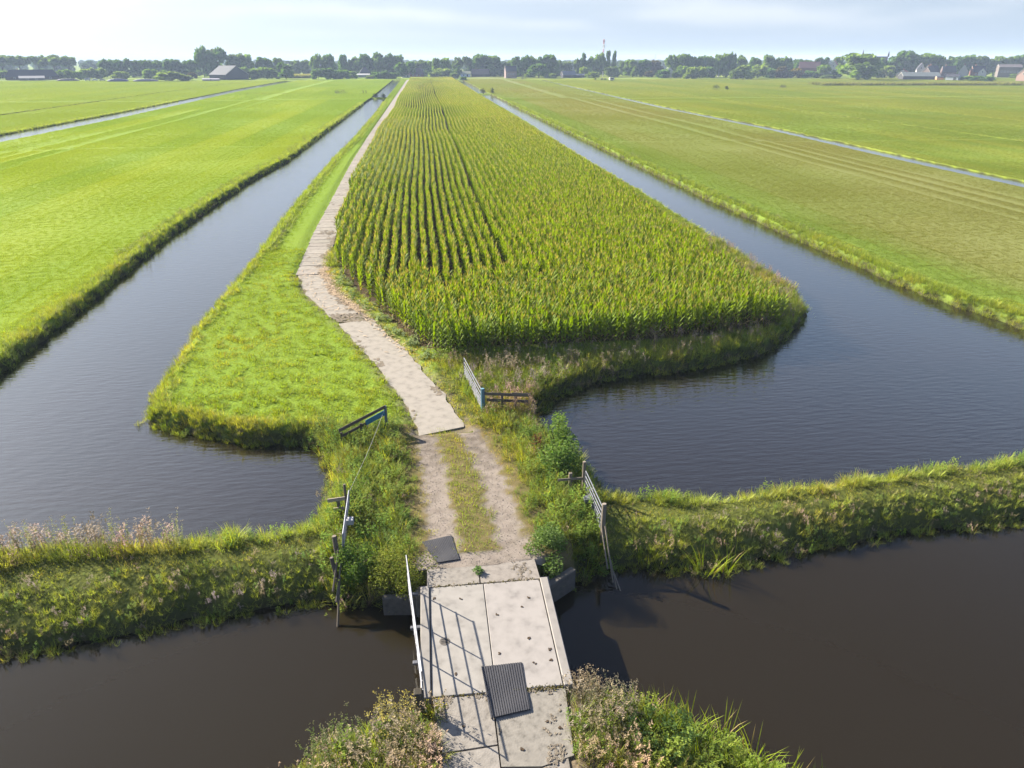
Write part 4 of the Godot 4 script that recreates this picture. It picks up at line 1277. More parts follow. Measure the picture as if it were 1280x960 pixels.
func build_track() -> void:
	var o := thing("concrete_track", "pale concrete farm track of worn slabs beside the maize", "track")
	o.set_meta("kind", "structure")
	part(o, "concrete_slab", slab(ragged(-28.9, -44.6, 1.02, 1.02, 0.12, 11, 0.32, 0.4), 0.66, 0.14, TRK), M.concrete)
	part(o, "concrete_slab", slab(ragged(-46.0, -56.0, 1.0, 0.95, 0.13, 12, 0.35, 0.0), 0.655, 0.14, TRK * 0.97), M.concrete)
	var z := -56.2
	var i := 0
	rng.seed = 61
	while z > -215.0:
		var l := 1.34
		var c := ex(TRACK, z - l * 0.5)
		var k := TRK * rng.randf_range(0.84, 1.02)
		k.a = 1
		var w := 2.25
		var bs := Basis(Vector3.UP, rng.randf_range(-0.02, 0.02)) * Basis(Vector3(1, 0, 0), rng.randf_range(-0.012, 0.012))
		if i % 1 == 0:
			var q := part(o, "concrete_slab", bx(Vector3(w, 0.14, l - 0.045), k, 0.012, Vector3.ZERO, bs), M.concrete)
			q.position = Vector3(c + rng.randf_range(-0.04, 0.04), 0.585 + rng.randf_range(-0.012, 0.012), z - l * 0.5)
		z -= l
		i += 1
	var b := MB.new()
	var z2 := -621.0
	var n := 60
	for j in n:
		var za := lerpf(z, z2, float(j) / n)
		var zb := lerpf(z, z2, (j + 1.0) / n)
		var ca := ex(TRACK, za)
		var cb := ex(TRACK, zb)
		b.quad(Vector3(ca - 1.1, 0.65, za), Vector3(cb - 1.1, 0.65, zb), Vector3(cb + 1.1, 0.65, zb), Vector3(ca + 1.1, 0.65, za), TRK * 0.95)
	part(o, "far_track", b.mesh(), M.concrete)
	# soil carried onto the concrete, thickest along the maize side
	var mud := MB.new()
	z = -29.2
	while z > -150.0:
		var dz := 0.14 if z > -60.0 else 0.3
		var c := ex(TRACK, z)
		for q in 16:
			var u := -1.05 + q * 0.14
			var nz := wob.get_noise_2d((c + u) * 2.2, z * 0.9) + wob.get_noise_2d((c + u) * 6.0, z * 5.0) * 0.4
			var lim := lerpf(0.6, 0.0, smoothstep(-0.2, 1.05, u)) if z < -45.0 else lerpf(0.75, 0.4, smoothstep(0.4, 1.0, absf(u)))
			if z < -44.5 and z > -46.2: lim = -0.6
			if nz > lim:
				var g := rng.randf_range(0.85, 1.15)
				var k := Color(0.19 * g, 0.16 * g, 0.125 * g)
				blob(mud, Vector3(c + u + rng.randf_range(-0.07, 0.07), 0.668 + rng.randf() * 0.006, z + rng.randf_range(-0.5, 0.5) * dz), rng.randf_range(0.06, 0.15) * (1.0 if z > -60.0 else 1.6), k)
		z -= dz
	var mp := part(o, "mud_crust", mud.mesh(), M.track)
	mp.set_meta("kind", "stuff")
	# gravel track over the causeway
	var vs := PackedVector3Array()
	var cs := PackedColorArray()
	var wn := 0
	z = -18.55
	while z > -29.6:
		var x := -2.6
		wn = 0
		while x < 4.4:
			var s := inland(x, z)
			var ot := on_track(x, z)
			var bare := 1.0 - smoothstep(-0.12, 0.22, ot)
			if z < -28.6: bare *= 0.6
			var nn := wob.get_noise_2d(x * 5.0, z * 5.0)
			var dark := smoothstep(-23.5, -27.5, z) * 0.45
			var g := Color(0.24, 0.205, 0.175).lerp(Color(0.12, 0.1, 0.08), clampf(0.15 + nn * 0.7 + dark, 0.0, 1.0))
			var e := Color(0.10, 0.09, 0.035).lerp(Color(0.16, 0.125, 0.06), clampf(0.5 + nn, 0.0, 1.0))
			vs.append(Vector3(x, ground_y(x, z, s) + 0.045 - bare * 0.02, z))
			cs.append(e.lerp(g, bare))
			x += 0.11
			wn += 1
		z -= 0.11
	solo("gravel_track", grid_mesh(vs, cs, wn, vs.size() / wn), M.track, "rutted gravel wheel tracks over the causeway behind the bridge", "track", "", "structure")
	# loose stones
	var b2 := MB.new()
	b2.box(Vector3.ZERO, Vector3(1, 0.7, 0.85), Color(1, 1, 1), Basis.IDENTITY, 0.2)
	var xf := []
	var cl := []
	rng.seed = 15
	for k in 5200:
		var x := rng.randf_range(-2.2, 4.2)
		var zz := rng.randf_range(-29.2, -18.6)
		if on_track(x, zz) > 0.15: continue
		var sc := rng.randf_range(0.012, 0.032)
		var t := Transform3D(Basis.from_euler(Vector3(rng.randf(), rng.randf() * TAU, rng.randf())).scaled(Vector3.ONE * sc), Vector3(x, ground_y(x, zz) + 0.03, zz))
		xf.append(t)
		var g2 := rng.randf_range(0.6, 1.2)
		cl.append(Color(0.30 * g2, 0.26 * g2, 0.225 * g2))
	var st := scatter(self, "gravel", b2.mesh(), M.bark, xf, cl)
	tag(st, "loose gravel stones in the wheel tracks", "gravel")
	# dry maize husks strewn along the rim of the concrete
	var hb := MB.new()
	hb.blade(Vector3.ZERO, 0.0, 0.42, 0.05, 1.35, 1.7, 3, Color(1, 1, 1), Color(0.9, 0.88, 0.85), true)
	xf = []; cl = []
	for k in 1400:
		var f := rng.randf()
		var zz := lerpf(-38.0, -64.0, pow(f, 0.8))
		if rng.randf() < 0.6: zz = rng.randf_range(-46.5, -58.0)
		var off := 1.05 + absf(rng.randfn(0.0, 0.42)) - 0.25
		if rng.randf() < 0.08: off = rng.randf_range(-1.0, 1.0)
		var x := ex(TRACK, zz) + off
		xf.append(upright(Vector3(x, 0.67 + rng.randf() * 0.05, zz), rng.randf() * TAU, rng.randf_range(0.5, 1.3)))
		var g3 := rng.randf_range(0.6, 1.15)
		cl.append(Color(0.5 * g3, 0.385 * g3, 0.27 * g3))
	var hs := scatter(self, "maize_husks", hb.mesh(), M.straw, xf, cl)
	tag(hs, "dry pinkish maize husks strewn along the concrete track edge", "husks")

func build_bridge() -> void:
	var o := thing("bridge", "pale concrete farm bridge with low kerbs over the near canal", "bridge", Vector3(0, 0, 0))
	part(o, "deck_slab", bx(Vector3(1.655, 0.34, 4.2), CONC * 1.06, 0.012, Vector3(0.30, 1.03, -15.56)), M.concrete)
	part(o, "deck_slab", bx(Vector3(1.76, 0.34, 4.2), CONC * 1.09, 0.012, Vector3(2.03, 1.032, -15.56)), M.concrete)
	part(o, "kerb", bx(Vector3(0.27, 0.5, 4.3), CONC * 0.92, 0.02, Vector3(-0.685, 1.0, -15.56)), M.concrete)
	part(o, "kerb", bx(Vector3(0.25, 0.5, 4.3), CONC * 0.95, 0.02, Vector3(3.06, 1.0, -15.56)), M.concrete)
	# rougher approach slabs
	part(o, "approach_slab", slab([[-0.62, -17.7], [1.02, -17.72], [1.05, -19.0], [0.3, -18.95], [-0.62, -18.9]], 1.19, 0.3, CONC2), M.rough_concrete)
	part(o, "approach_slab", slab([[1.06, -17.72], [2.95, -17.72], [2.9, -18.75], [2.0, -19.0], [1.09, -19.02]], 1.185, 0.3, CONC2 * 1.03), M.rough_concrete)
	part(o, "approach_slab", slab([[-0.5, -13.4], [1.0, -13.4], [1.02, -11.9], [-0.3, -11.82]], 1.185, 0.3, CONC2 * 1.02), M.rough_concrete)
	part(o, "approach_slab", slab([[1.05, -13.4], [2.95, -13.38], [2.8, -11.4], [2.0, -11.2], [1.06, -11.3]], 1.18, 0.3, CONC2 * 0.94), M.rough_concrete)
	part(o, "approach_slab", slab([[-0.3, -11.77], [1.02, -11.86], [1.05, -8.2], [-0.3, -8.2]], 1.175, 0.3, CONC2 * 1.06), M.rough_concrete)
	part(o, "approach_slab", slab([[1.06, -11.26], [2.0, -11.16], [2.65, -11.34], [2.6, -8.2], [1.09, -8.2]], 1.17, 0.3, CONC2 * 0.98), M.rough_concrete)
	# abutments and wing walls
	part(o, "abutment", bx(Vector3(4.3, 1.75, 0.45), CONC2 * 0.8, 0.02, Vector3(1.15, 0.0, -17.95)), M.rough_concrete)
	part(o, "abutment", bx(Vector3(4.3, 1.75, 0.45), CONC2 * 0.8, 0.02, Vector3(1.15, 0.0, -13.2)), M.rough_concrete)
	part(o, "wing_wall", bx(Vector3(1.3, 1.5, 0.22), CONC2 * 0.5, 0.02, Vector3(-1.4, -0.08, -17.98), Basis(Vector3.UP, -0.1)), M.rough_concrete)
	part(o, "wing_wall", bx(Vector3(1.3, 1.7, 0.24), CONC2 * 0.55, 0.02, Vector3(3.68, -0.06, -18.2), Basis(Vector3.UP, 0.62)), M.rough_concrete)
	var cv := MB.new()
	cv.tube([Vector3(0, 0, 0), Vector3(0, 0.012, 0)], [0.15, 0.15], 20, Color(0.11, 0.10, 0.09))
	var c := part(o, "drain_cover", cv.mesh(), M.wall, Vector3(-0.14, 1.196, -15.36))
	for g in 3:
		var gm := bx(Vector3(0.2, 0.01, 0.02), Color(0.03, 0.03, 0.03), 0.0)
		part(c, "slot", gm, M.wall, Vector3(0, 0.012, -0.06 + g * 0.06))
	# moss in the joints
	var ms := MB.new()
	rng.seed = 3
	for i in 260:
		var where := i % 3
		var p := Vector3(rng.randf_range(-0.5, 2.95), 1.19, -13.43 + rng.randfn(0, 0.03))
		if where == 1: p = Vector3(rng.randf_range(-0.5, 2.95), 1.19, -17.69 + rng.randfn(0, 0.03))
		if where == 2: p = Vector3(2.2 + rng.randf_range(-0.6, 0.75), 1.19, -13.42 + rng.randfn(0, 0.05))
		var g := rng.randf_range(0.6, 1.2)
		ms.leaf(p, Vector3(rng.randf_range(-1, 1), 0.5, rng.randf_range(-1, 1)).normalized(), 0.07, 0.04, Color(0.14 * g, 0.12 * g, 0.04 * g))
	var mo := part(o, "joint_moss", ms.mesh(), M.leaf)
	mo.set_meta("kind", "stuff")
	# soil washed and trodden onto the slabs, thick in the joints and along the weeds
	var so := MB.new()
	rng.seed = 8
	for zi in 210:
		var sz := -8.6 - zi * 0.05
		if sz < -13.5 and sz > -17.6: continue
		if sz < -18.9: break
		for xi in 66:
			var sx := -0.45 + xi * 0.05
			if sx > 2.74: continue
			var nn := wob.get_noise_2d(sx * 2.0 + 9.0, sz * 2.0) + wob.get_noise_2d(sx * 7.0, sz * 7.0) * 0.5
			var lim := 0.72 - 0.42 * smoothstep(1.7, 2.7, sx) - 0.4 * smoothstep(0.35, 0.0, absf(sz + 13.43)) - 0.4 * smoothstep(0.3, 0.0, absf(sz + 17.66)) - 0.35 * smoothstep(0.25, 0.0, absf(sx - 1.05)) - 0.4 * smoothstep(0.3, -0.3, sx)
			if nn < lim: continue
			var g := rng.randf_range(0.8, 1.2)
			blob(so, Vector3(sx + rng.randf_range(-0.03, 0.03), 1.194 + rng.randf() * 0.004, sz + rng.randf_range(-0.03, 0.03)), rng.randf_range(0.018, 0.05), Color(0.175 * g, 0.15 * g, 0.118 * g))
	var sop := part(o, "soil_crust", so.mesh(), M.track)
	sop.set_meta("kind", "stuff")
	# railing on the left side, leaning out a little
	var r := thing("bridge_railing", "weathered metal tube railing along the left side of the bridge", "railing", Vector3(-0.96, 1.0, -15.4))
	var k := 0
	for h in [0.32, 0.56, 0.82, 1.12, 1.44]:
		part(r, "rail", rod(Vector3(-0.23, h, -2.35), Vector3(0.24, h, 2.25), 0.016 if k < 4 else 0.02, GALV), M.steel)
		k += 1
	for pz in [-2.3, -0.85, 0.5, 2.2]:
		var f: float = (pz + 2.35) / 4.6
		part(r, "post", rod(Vector3(-0.23 + 0.47 * f, -0.3, pz), Vector3(-0.23 + 0.47 * f, 1.45, pz), 0.02, GALV * 0.95), M.steel)
	for pz in [-2.3, -0.85, 0.5, 2.2]:
		var f2: float = (pz + 2.35) / 4.6
		part(r, "foot_plate", bx(Vector3(0.3, 0.08, 0.12), GALV * 0.7, 0.01, Vector3(-0.1 + 0.27 * f2, -0.04, pz)), M.steel)
	# old timber post at the near end of the railing
	var p0 := thing("bridge_post", "squat weathered timber post at the near end of the bridge railing", "post", Vector3(-0.82, 0.75, -13.15))
	part(p0, "timber", bx(Vector3(0.2, 1.0, 0.2), OLDWOOD * 0.7, 0.02, Vector3(0, 0.5, 0), Basis(Vector3(0, 0, 1), 0.05)), M.wood)
	part(p0, "rotten_top", bx(Vector3(0.22, 0.06, 0.22), OLDWOOD * 0.5, 0.025, Vector3(-0.03, 1.02, 0), Basis(Vector3(1, 0, 0), 0.1)), M.wood)
	# rubber mats
	mat_thing("ribbed black rubber mat lying across the near joint of the bridge deck", [Vector3(0.82, 0, -14.3), Vector3(1.93, 0, -14.33), Vector3(1.95, 0, -12.78), Vector3(0.93, 0, -12.62)], 1.222)
	mat_thing("black rubber mat lying on the gravel at the far left corner of the bridge", [Vector3(-0.78, 0, -20.0), Vector3(0.24, 0, -20.25), Vector3(0.46, 0, -18.92), Vector3(-0.28, 0, -18.82)], 1.215)
	# clods on the deck
	rng.seed = 99
	for q in [[-0.42, -17.15], [0.4, -17.04], [2.47, -16.87], [2.2, -16.48], [1.43, -16.26], [2.26, -15.2], [2.76, -14.72], [2.74, -14.34], [2.27, -14.28], [1.35, -14.73], [0.13, -14.16], [0.25, -12.5], [2.3, -12.4], [2.6, -12.2], [1.6, -11.7]]:
		var cb := MB.new()
		for i in 5:
			var d := Vector3(rng.randf_range(-1, 1), 0, rng.randf_range(-1, 1)) * 0.035
			cb.box(Vector3(d.x, 0.006, d.z), Vector3(rng.randf_range(0.03, 0.07), rng.randf_range(0.008, 0.02), rng.randf_range(0.02, 0.05)), Color(0.07, 0.05, 0.035), Basis(Vector3.UP, rng.randf() * TAU), 0.004)
		var cd := solo("dark_clod", cb.mesh(), M.bark, "small dark clod lying on the pale bridge concrete", "clod", "dark clods on the bridge")
		cd.position = Vector3(q[0], 1.203 if q[1] < -13.4 else 1.186, q[1])

func mat_thing(label: String, p: Array, y: float) -> void:
	var o := thing("rubber_mat", label, "mat", Vector3.ZERO)
	var n := 34
	var b := MB.new()
	var kk := Color(0.045, 0.047, 0.052)
	var pos := func(u: float, v: float) -> Vector3:
		var q: Vector3 = p[0].lerp(p[1], u).lerp(p[3].lerp(p[2], u), v)
		# worn, slightly buckled sheet
		q.y = y + 0.012 * sin(v * 7.0 + u * 2.0) * v + wob.get_noise_2d(u * 2.0, v * 2.0) * 0.012
		return q
	for i in n:
		for j in 12:
			var u0 := float(i) / n
			var u1 := (i + 1.0) / n
			var v0 := j / 12.0
			var v1 := (j + 1) / 12.0
			var h := 0.014 if i % 2 == 0 else 0.0
			var up := Vector3(0, h, 0)
			b.quad(pos.call(u0, v0) + up, pos.call(u0, v1) + up, pos.call(u1, v1) + up, pos.call(u1, v0) + up, kk * (1.0 if i % 2 == 0 else 0.8))
			if i < n - 1:
				var dn := Vector3(0, 0.014 - h, 0)
				b.quad(pos.call(u1, v0) + up, pos.call(u1, v1) + up, pos.call(u1, v1) + dn, pos.call(u1, v0) + dn, kk)
	part(o, "ribbed_sheet", b.mesh(), M.rubber)
	var e := MB.new()
	for s in [[0, 1], [1, 2], [2, 3], [3, 0]]:
		for i in 10:
			var f0 := i / 10.0
			var f1 := (i + 1) / 10.0
			var uv0 := Vector2([0, 1, 1, 0][s[0]], [0, 0, 1, 1][s[0]]).lerp(Vector2([0, 1, 1, 0][s[1]], [0, 0, 1, 1][s[1]]), f0)
			var uv1 := Vector2([0, 1, 1, 0][s[0]], [0, 0, 1, 1][s[0]]).lerp(Vector2([0, 1, 1, 0][s[1]], [0, 0, 1, 1][s[1]]), f1)
			var a: Vector3 = pos.call(uv0.x, uv0.y)
			var c: Vector3 = pos.call(uv1.x, uv1.y)
			e.quad(a, c, c - Vector3(0, 0.03, 0), a - Vector3(0, 0.03, 0), kk)
	part(o, "edge", e.mesh(), M.rubber)

func gate(label: String, a: Vector3, c: Vector3, hs: Array, lean: float, k: Color, rr := 0.02) -> Node3D:
	var o := thing("field_gate", label, "gate", a, 0.0)
	var d := c - a
	var side := Vector3(-d.z, 0, d.x).normalized() * lean
	var f := func(t: float, h: float) -> Vector3: return d * t + Vector3(0, h, 0) + side * h
	for h: float in hs:
		part(o, "rail", rod(f.call(0.0, h), f.call(1.0, h), rr, k), M.steel)
	for t in [0.0, 1.0]:
		part(o, "stile", rod(f.call(t, hs[0]), f.call(t, hs[-1]), rr * 1.25, k), M.steel)
	part(o, "middle_bar", rod(f.call(0.5, hs[0]) + side.normalized() * 0.03, f.call(0.5, hs[-1]) + side.normalized() * 0.03, rr * 0.8, k), M.steel)
	part(o, "brace", rod(f.call(0.0, hs[0]) - side.normalized() * 0.03, f.call(0.5, hs[-1]) - side.normalized() * 0.03, rr * 0.7, k), M.steel)
	return o

func post(called: String, label: String, a: Vector3, c: Vector3, r: float, k: Color, group := "") -> void:
	rng.seed = int(absf(a.x * 1000 + a.z * 77))
	var o := thing(called, label, "post", a, 0.0, group)
	var b := MB.new()
	var d := c - a
	b.tube([Vector3.ZERO, d * 0.35 + Vector3(0.008, 0, 0.005), d * 0.7, d], [r * 1.06, r * 1.02, r, r * 0.94], 8, k)
	part(o, "shaft", b.mesh(), M.wood)
	part(o, "sawn_top", rod(d, d + d.normalized() * 0.012, r * 0.9, k * 1.5, 8, r * 0.8), M.wood)

func plank(o: Node3D, called: String, a: Vector3, c: Vector3, hgt: float, th: float, k: Color) -> MeshInstance3D:
	var d := c - a
	var z := d.normalized()
	var x := Vector3.UP.cross(z).normalized()
	var bs := Basis(x, z.cross(x), z)
	return part(o, called, bx(Vector3(th, hgt, d.length()), k, 0.006, (a + c) * 0.5, bs), M.wood)

func build_gates() -> void:
	var hs := [0.28, 0.40, 0.53, 0.67, 0.83, 1.03, 1.25]
	# right dam gate
	var g := gate("silver tube field gate closing the dam right of the bridge", Vector3(5.42, 0.78, -22.55), Vector3(5.5, 0.78, -20.2), hs, 0.0, GALV)
	part(g, "latch_plate", bx(Vector3(0.22, 0.16, 0.3), GALV * 0.9, 0.01, Vector3(-0.16, 0.66, 1.0)), M.steel)
	post("gate_post", "tall round timber post at the far end of the right dam gate", Vector3(5.4, 0.2, -22.75), Vector3(5.4, 2.3, -22.78), 0.07, OLDWOOD * 1.25)
	post("gate_post", "tall split timber post at the near end of the right dam gate", Vector3(5.5, 0.0, -19.95), Vector3(5.52, 2.25, -20.02), 0.085, OLDWOOD * 1.4)
	var b := thing("timber_fence", "two grey leaning battens running from right gate post down to the water", "battens", Vector3(5.5, 0, -19.8))
	plank(b, "batten", Vector3(-0.06, 1.35, -0.05), Vector3(-0.06, 0.45, 1.0), 0.07, 0.04, OLDWOOD * 1.5)
	plank(b, "batten", Vector3(0.05, 1.45, -0.05), Vector3(0.06, 0.15, 1.35), 0.06, 0.04, OLDWOOD * 1.4)
	plank(b, "batten", Vector3(0.1, 0.6, 0.7), Vector3(0.18, -0.2, 1.75), 0.05, 0.03, OLDWOOD * 1.6)
	plank(b, "batten", Vector3(0.14, 0.35, 1.0), Vector3(0.34, -0.25, 2.0), 0.04, 0.03, OLDWOOD * 1.7)
	var st := thing("fence_stub", "low timber fence stub with one rail beside the leafy shrub", "fence", Vector3(4.9, 0.85, -22.85))
	part(st, "post", bx(Vector3(0.13, 1.0, 0.13), OLDWOOD * 1.2, 0.012, Vector3(0, 0.45, 0)), M.wood)
	plank(st, "rail", Vector3(-0.5, 0.72, 0.09), Vector3(0.5, 0.74, 0.09), 0.1, 0.035, OLDWOOD * 1.5)
	# left dam gate
	g = gate("pale blue grey tube gate leaning across the dam left of the bridge", Vector3(-3.45, 0.85, -22.1), Vector3(-3.42, 0.80, -19.6), hs, -0.09, Color(0.16, 0.17, 0.21), 0.022)
	part(g, "latch_box", bx(Vector3(0.26, 0.2, 0.24), Color(0.3, 0.3, 0.31), 0.015, Vector3(0.22, 0.82, 1.25)), M.paint)
	post("gate_post", "slim dark timber post at the far end of the left dam gate", Vector3(-3.52, 0.3, -22.25), Vector3(-3.5, 2.25, -22.3), 0.05, OLDWOOD * 0.9)
	post("gate_post", "thick timber post at the near end of the left dam gate", Vector3(-3.52, 0.3, -19.55), Vector3(-3.6, 1.95, -19.65), 0.085, OLDWOOD)
	post("gate_post", "short leaning dark post between left dam gate and the canal", Vector3(-3.5, 0.2, -18.95), Vector3(-3.66, 1.55, -19.05), 0.07, OLDWOOD * 0.75)
	var l := thing("timber_fence", "old leaning planks stepping down from left gate to the canal", "planks", Vector3(-3.5, 0, -19.2))
	plank(l, "plank", Vector3(0.02, 1.55, -0.35), Vector3(-0.12, 0.75, 0.85), 0.12, 0.04, OLDWOOD * 1.3)
	plank(l, "plank", Vector3(0.1, 1.2, 0.0), Vector3(-0.02, 0.5, 1.05), 0.1, 0.04, OLDWOOD * 1.5)
	post("mooring_pole", "thin grey pole leaning into the dark water below left gate", Vector3(-3.5, -0.4, -17.2), Vector3(-3.42, 1.0, -18.7), 0.035, OLDWOOD * 0.9)
	st = thing("fence_stub", "pale short plank stub sticking out over the water beside left gate", "fence", Vector3(-3.6, 0.7, -22.1))
	part(st, "post", bx(Vector3(0.12, 1.15, 0.1), OLDWOOD * 1.0, 0.01, Vector3(-0.12, 0.5, 0.05), Basis(Vector3(0, 0, 1), 0.06)), M.wood)
	plank(st, "rail", Vector3(-0.5, 1.1, 0.1), Vector3(0.12, 1.16, 0.1), 0.14, 0.05, OLDWOOD * 2.2)
	plank(st, "rail", Vector3(-0.32, 0.72, 0.12), Vector3(0.05, 0.75, 0.12), 0.14, 0.05, OLDWOOD * 2.2)
	# open gate by the maize, hung on a blue post
	g = gate("long silver gate standing open beside the track before the maize", Vector3(2.05, 0.7, -30.55), Vector3(1.46, 0.7, -34.5), [0.22, 0.34, 0.46, 0.6, 0.76, 0.98, 1.22], 0.0, GALV * 1.05, 0.022)
	post("gate_post", "stout blue green painted post carrying the open silver gate", Vector3(2.12, 0.2, -30.45), Vector3(2.12, 1.98, -30.45), 0.1, Color(0.10, 0.19, 0.24))
	var f := thing("rail_fence", "low weathered two rail timber fence beside the blue green post", "fence", Vector3(2.3, 0.55, -30.42))
	plank(f, "rail", Vector3(-0.1, 1.18, 0), Vector3(2.05, 0.98, 0.02), 0.15, 0.035, OLDWOOD * 0.95)
	plank(f, "rail", Vector3(0.0, 0.85, 0), Vector3(2.0, 0.66, 0.02), 0.15, 0.035, OLDWOOD * 0.85)
	plank(f, "rail", Vector3(1.2, 1.12, 0.05), Vector3(2.1, 1.04, 0.07), 0.14, 0.03, OLDWOOD * 1.3)
	for px in [0.75, 1.4]:
		part(f, "post", bx(Vector3(0.12, 1.2, 0.12), OLDWOOD * 1.05, 0.012, Vector3(px, 0.5, -0.09)), M.wood)
	# rail fence on the left with the blue panel and the rope
	f = thing("rail_fence", "sloping dark plank fence with a blue panel at left of the track", "fence", Vector3(-2.4, 0.5, -29.3))
	part(f, "post", bx(Vector3(0.13, 1.5, 0.13), Color(0.13, 0.16, 0.17), 0.012, Vector3(0, 0.65, 0)), M.wood)
	plank(f, "rail", Vector3(0.02, 1.38, 0.03), Vector3(-1.95, 1.0, 1.42), 0.15, 0.04, OLDWOOD * 0.75)
	plank(f, "rail", Vector3(-0.55, 0.95, 0.44), Vector3(-1.85, 0.7, 1.36), 0.13, 0.04, OLDWOOD * 0.6)
	plank(f, "blue_panel", Vector3(-0.02, 1.1, 0.08), Vector3(-0.85, 0.93, 0.68), 0.26, 0.03, Color(0.05, 0.17, 0.26))
	part(f, "post", bx(Vector3(0.1, 1.1, 0.1), OLDWOOD * 0.7, 0.01, Vector3(-1.05, 0.45, 0.82)), M.wood)
	part(f, "post", bx(Vector3(0.1, 1.0, 0.1), OLDWOOD * 0.7, 0.01, Vector3(-1.85, 0.4, 1.4)), M.wood)
	var rp := MB.new()
	var pts := []
	var rad := []
	for i in 15:
		var t := i / 14.0
		pts.append(Vector3(-2.45, 1.72, -29.15).lerp(Vector3(-3.42, 1.85, -22.2), t) - Vector3(0, sin(t * PI) * 0.14, 0))
		rad.append(0.008)
	rp.tube(pts, rad, 6, Color(0.27, 0.26, 0.24))
	solo("rope", rp.mesh(), M.wall, "pale rope strung from left plank fence to left dam gate", "rope")

# ------------------------------------------------------------------ single plants one can pick out
func shrub_leaves(sd: int, n: int, R: Vector3, leaf: float, k: Color, k2: Color, p2: float) -> ArrayMesh:
	rng.seed = sd
	var b := MB.new()
	var lobes := []
	for i in 16:
		var a := rng.randf() * TAU
		var y := rng.randf()
		lobes.append(Vector3(cos(a) * R.x * (0.85 - 0.4 * y) * sqrt(rng.randf()), R.y * (0.15 + 0.72 * y), sin(a) * R.z * (0.85 - 0.4 * y)))
	for i in n:
		var c: Vector3 = lobes[rng.randi() % 16]
		var q := Vector3(rng.randfn(), rng.randfn(), rng.randfn()).normalized() * pow(rng.randf(), 0.4) * R.x * 0.42
		var g := rng.randf_range(0.7, 1.3)
		var col := (k2 if rng.randf() < p2 else k) * g
		col.a = 1
		b.leaf(c + q, Vector3(rng.randf_range(-1, 1), rng.randf_range(-0.4, 0.7), rng.randf_range(-1, 1)).normalized(), leaf * rng.randf_range(0.7, 1.3), leaf * 0.62, col)
	return b.mesh()

func shrub(called: String, label: String, cat: String, at: Vector3, R: Vector3, n: int, leaf: float, k: Color, k2: Color, p2: float, sd: int, mat: Material = null) -> void:
	var o := thing(called, label, cat, at)
	var b := MB.new()
	rng.seed = sd + 5
	for i in 9:
		var a := rng.randf() * TAU
		var e := Vector3(cos(a) * R.x * 0.7, R.y * rng.randf_range(0.6, 0.95), sin(a) * R.z * 0.7)
		b.tube([Vector3(cos(a) * 0.05, -0.1, sin(a) * 0.05), e * 0.5 + Vector3(0, 0.1, 0), e], [0.018, 0.012, 0.005], 4, Color(0.11, 0.09, 0.05), false)
	part(o, "stems", b.mesh(), M.bark)
	part(o, "foliage", shrub_leaves(sd, n, R, leaf, k, k2, p2), mat if mat else M.leaf)

func herb(called: String, label: String, at: Vector3, stems: int, H: float, spread: float, leaf: float, k: Color, flower: Color, sd: int, mat: Material = null) -> void:
	var o := thing(called, label, "plant", at)
	part(o, "stems_and_leaves", weed(sd, stems, H, leaf, k, flower, spread, 20), mat if mat else M.leaf)
	part(o, "basal_leaves", tuft(sd + 1, 60, H * 0.6, 0.012, spread, 1.5, k, k, Color(0.2, 0.16, 0.08), 0.3), mat if mat else M.leaf)

func clump(called: String, label: String, cat: String, at: Vector3, m: Mesh, mat: Material, s := 1.0) -> void:
	var o := solo(called, m, mat, label, cat)
	o.transform = upright(at, 0.3, s)

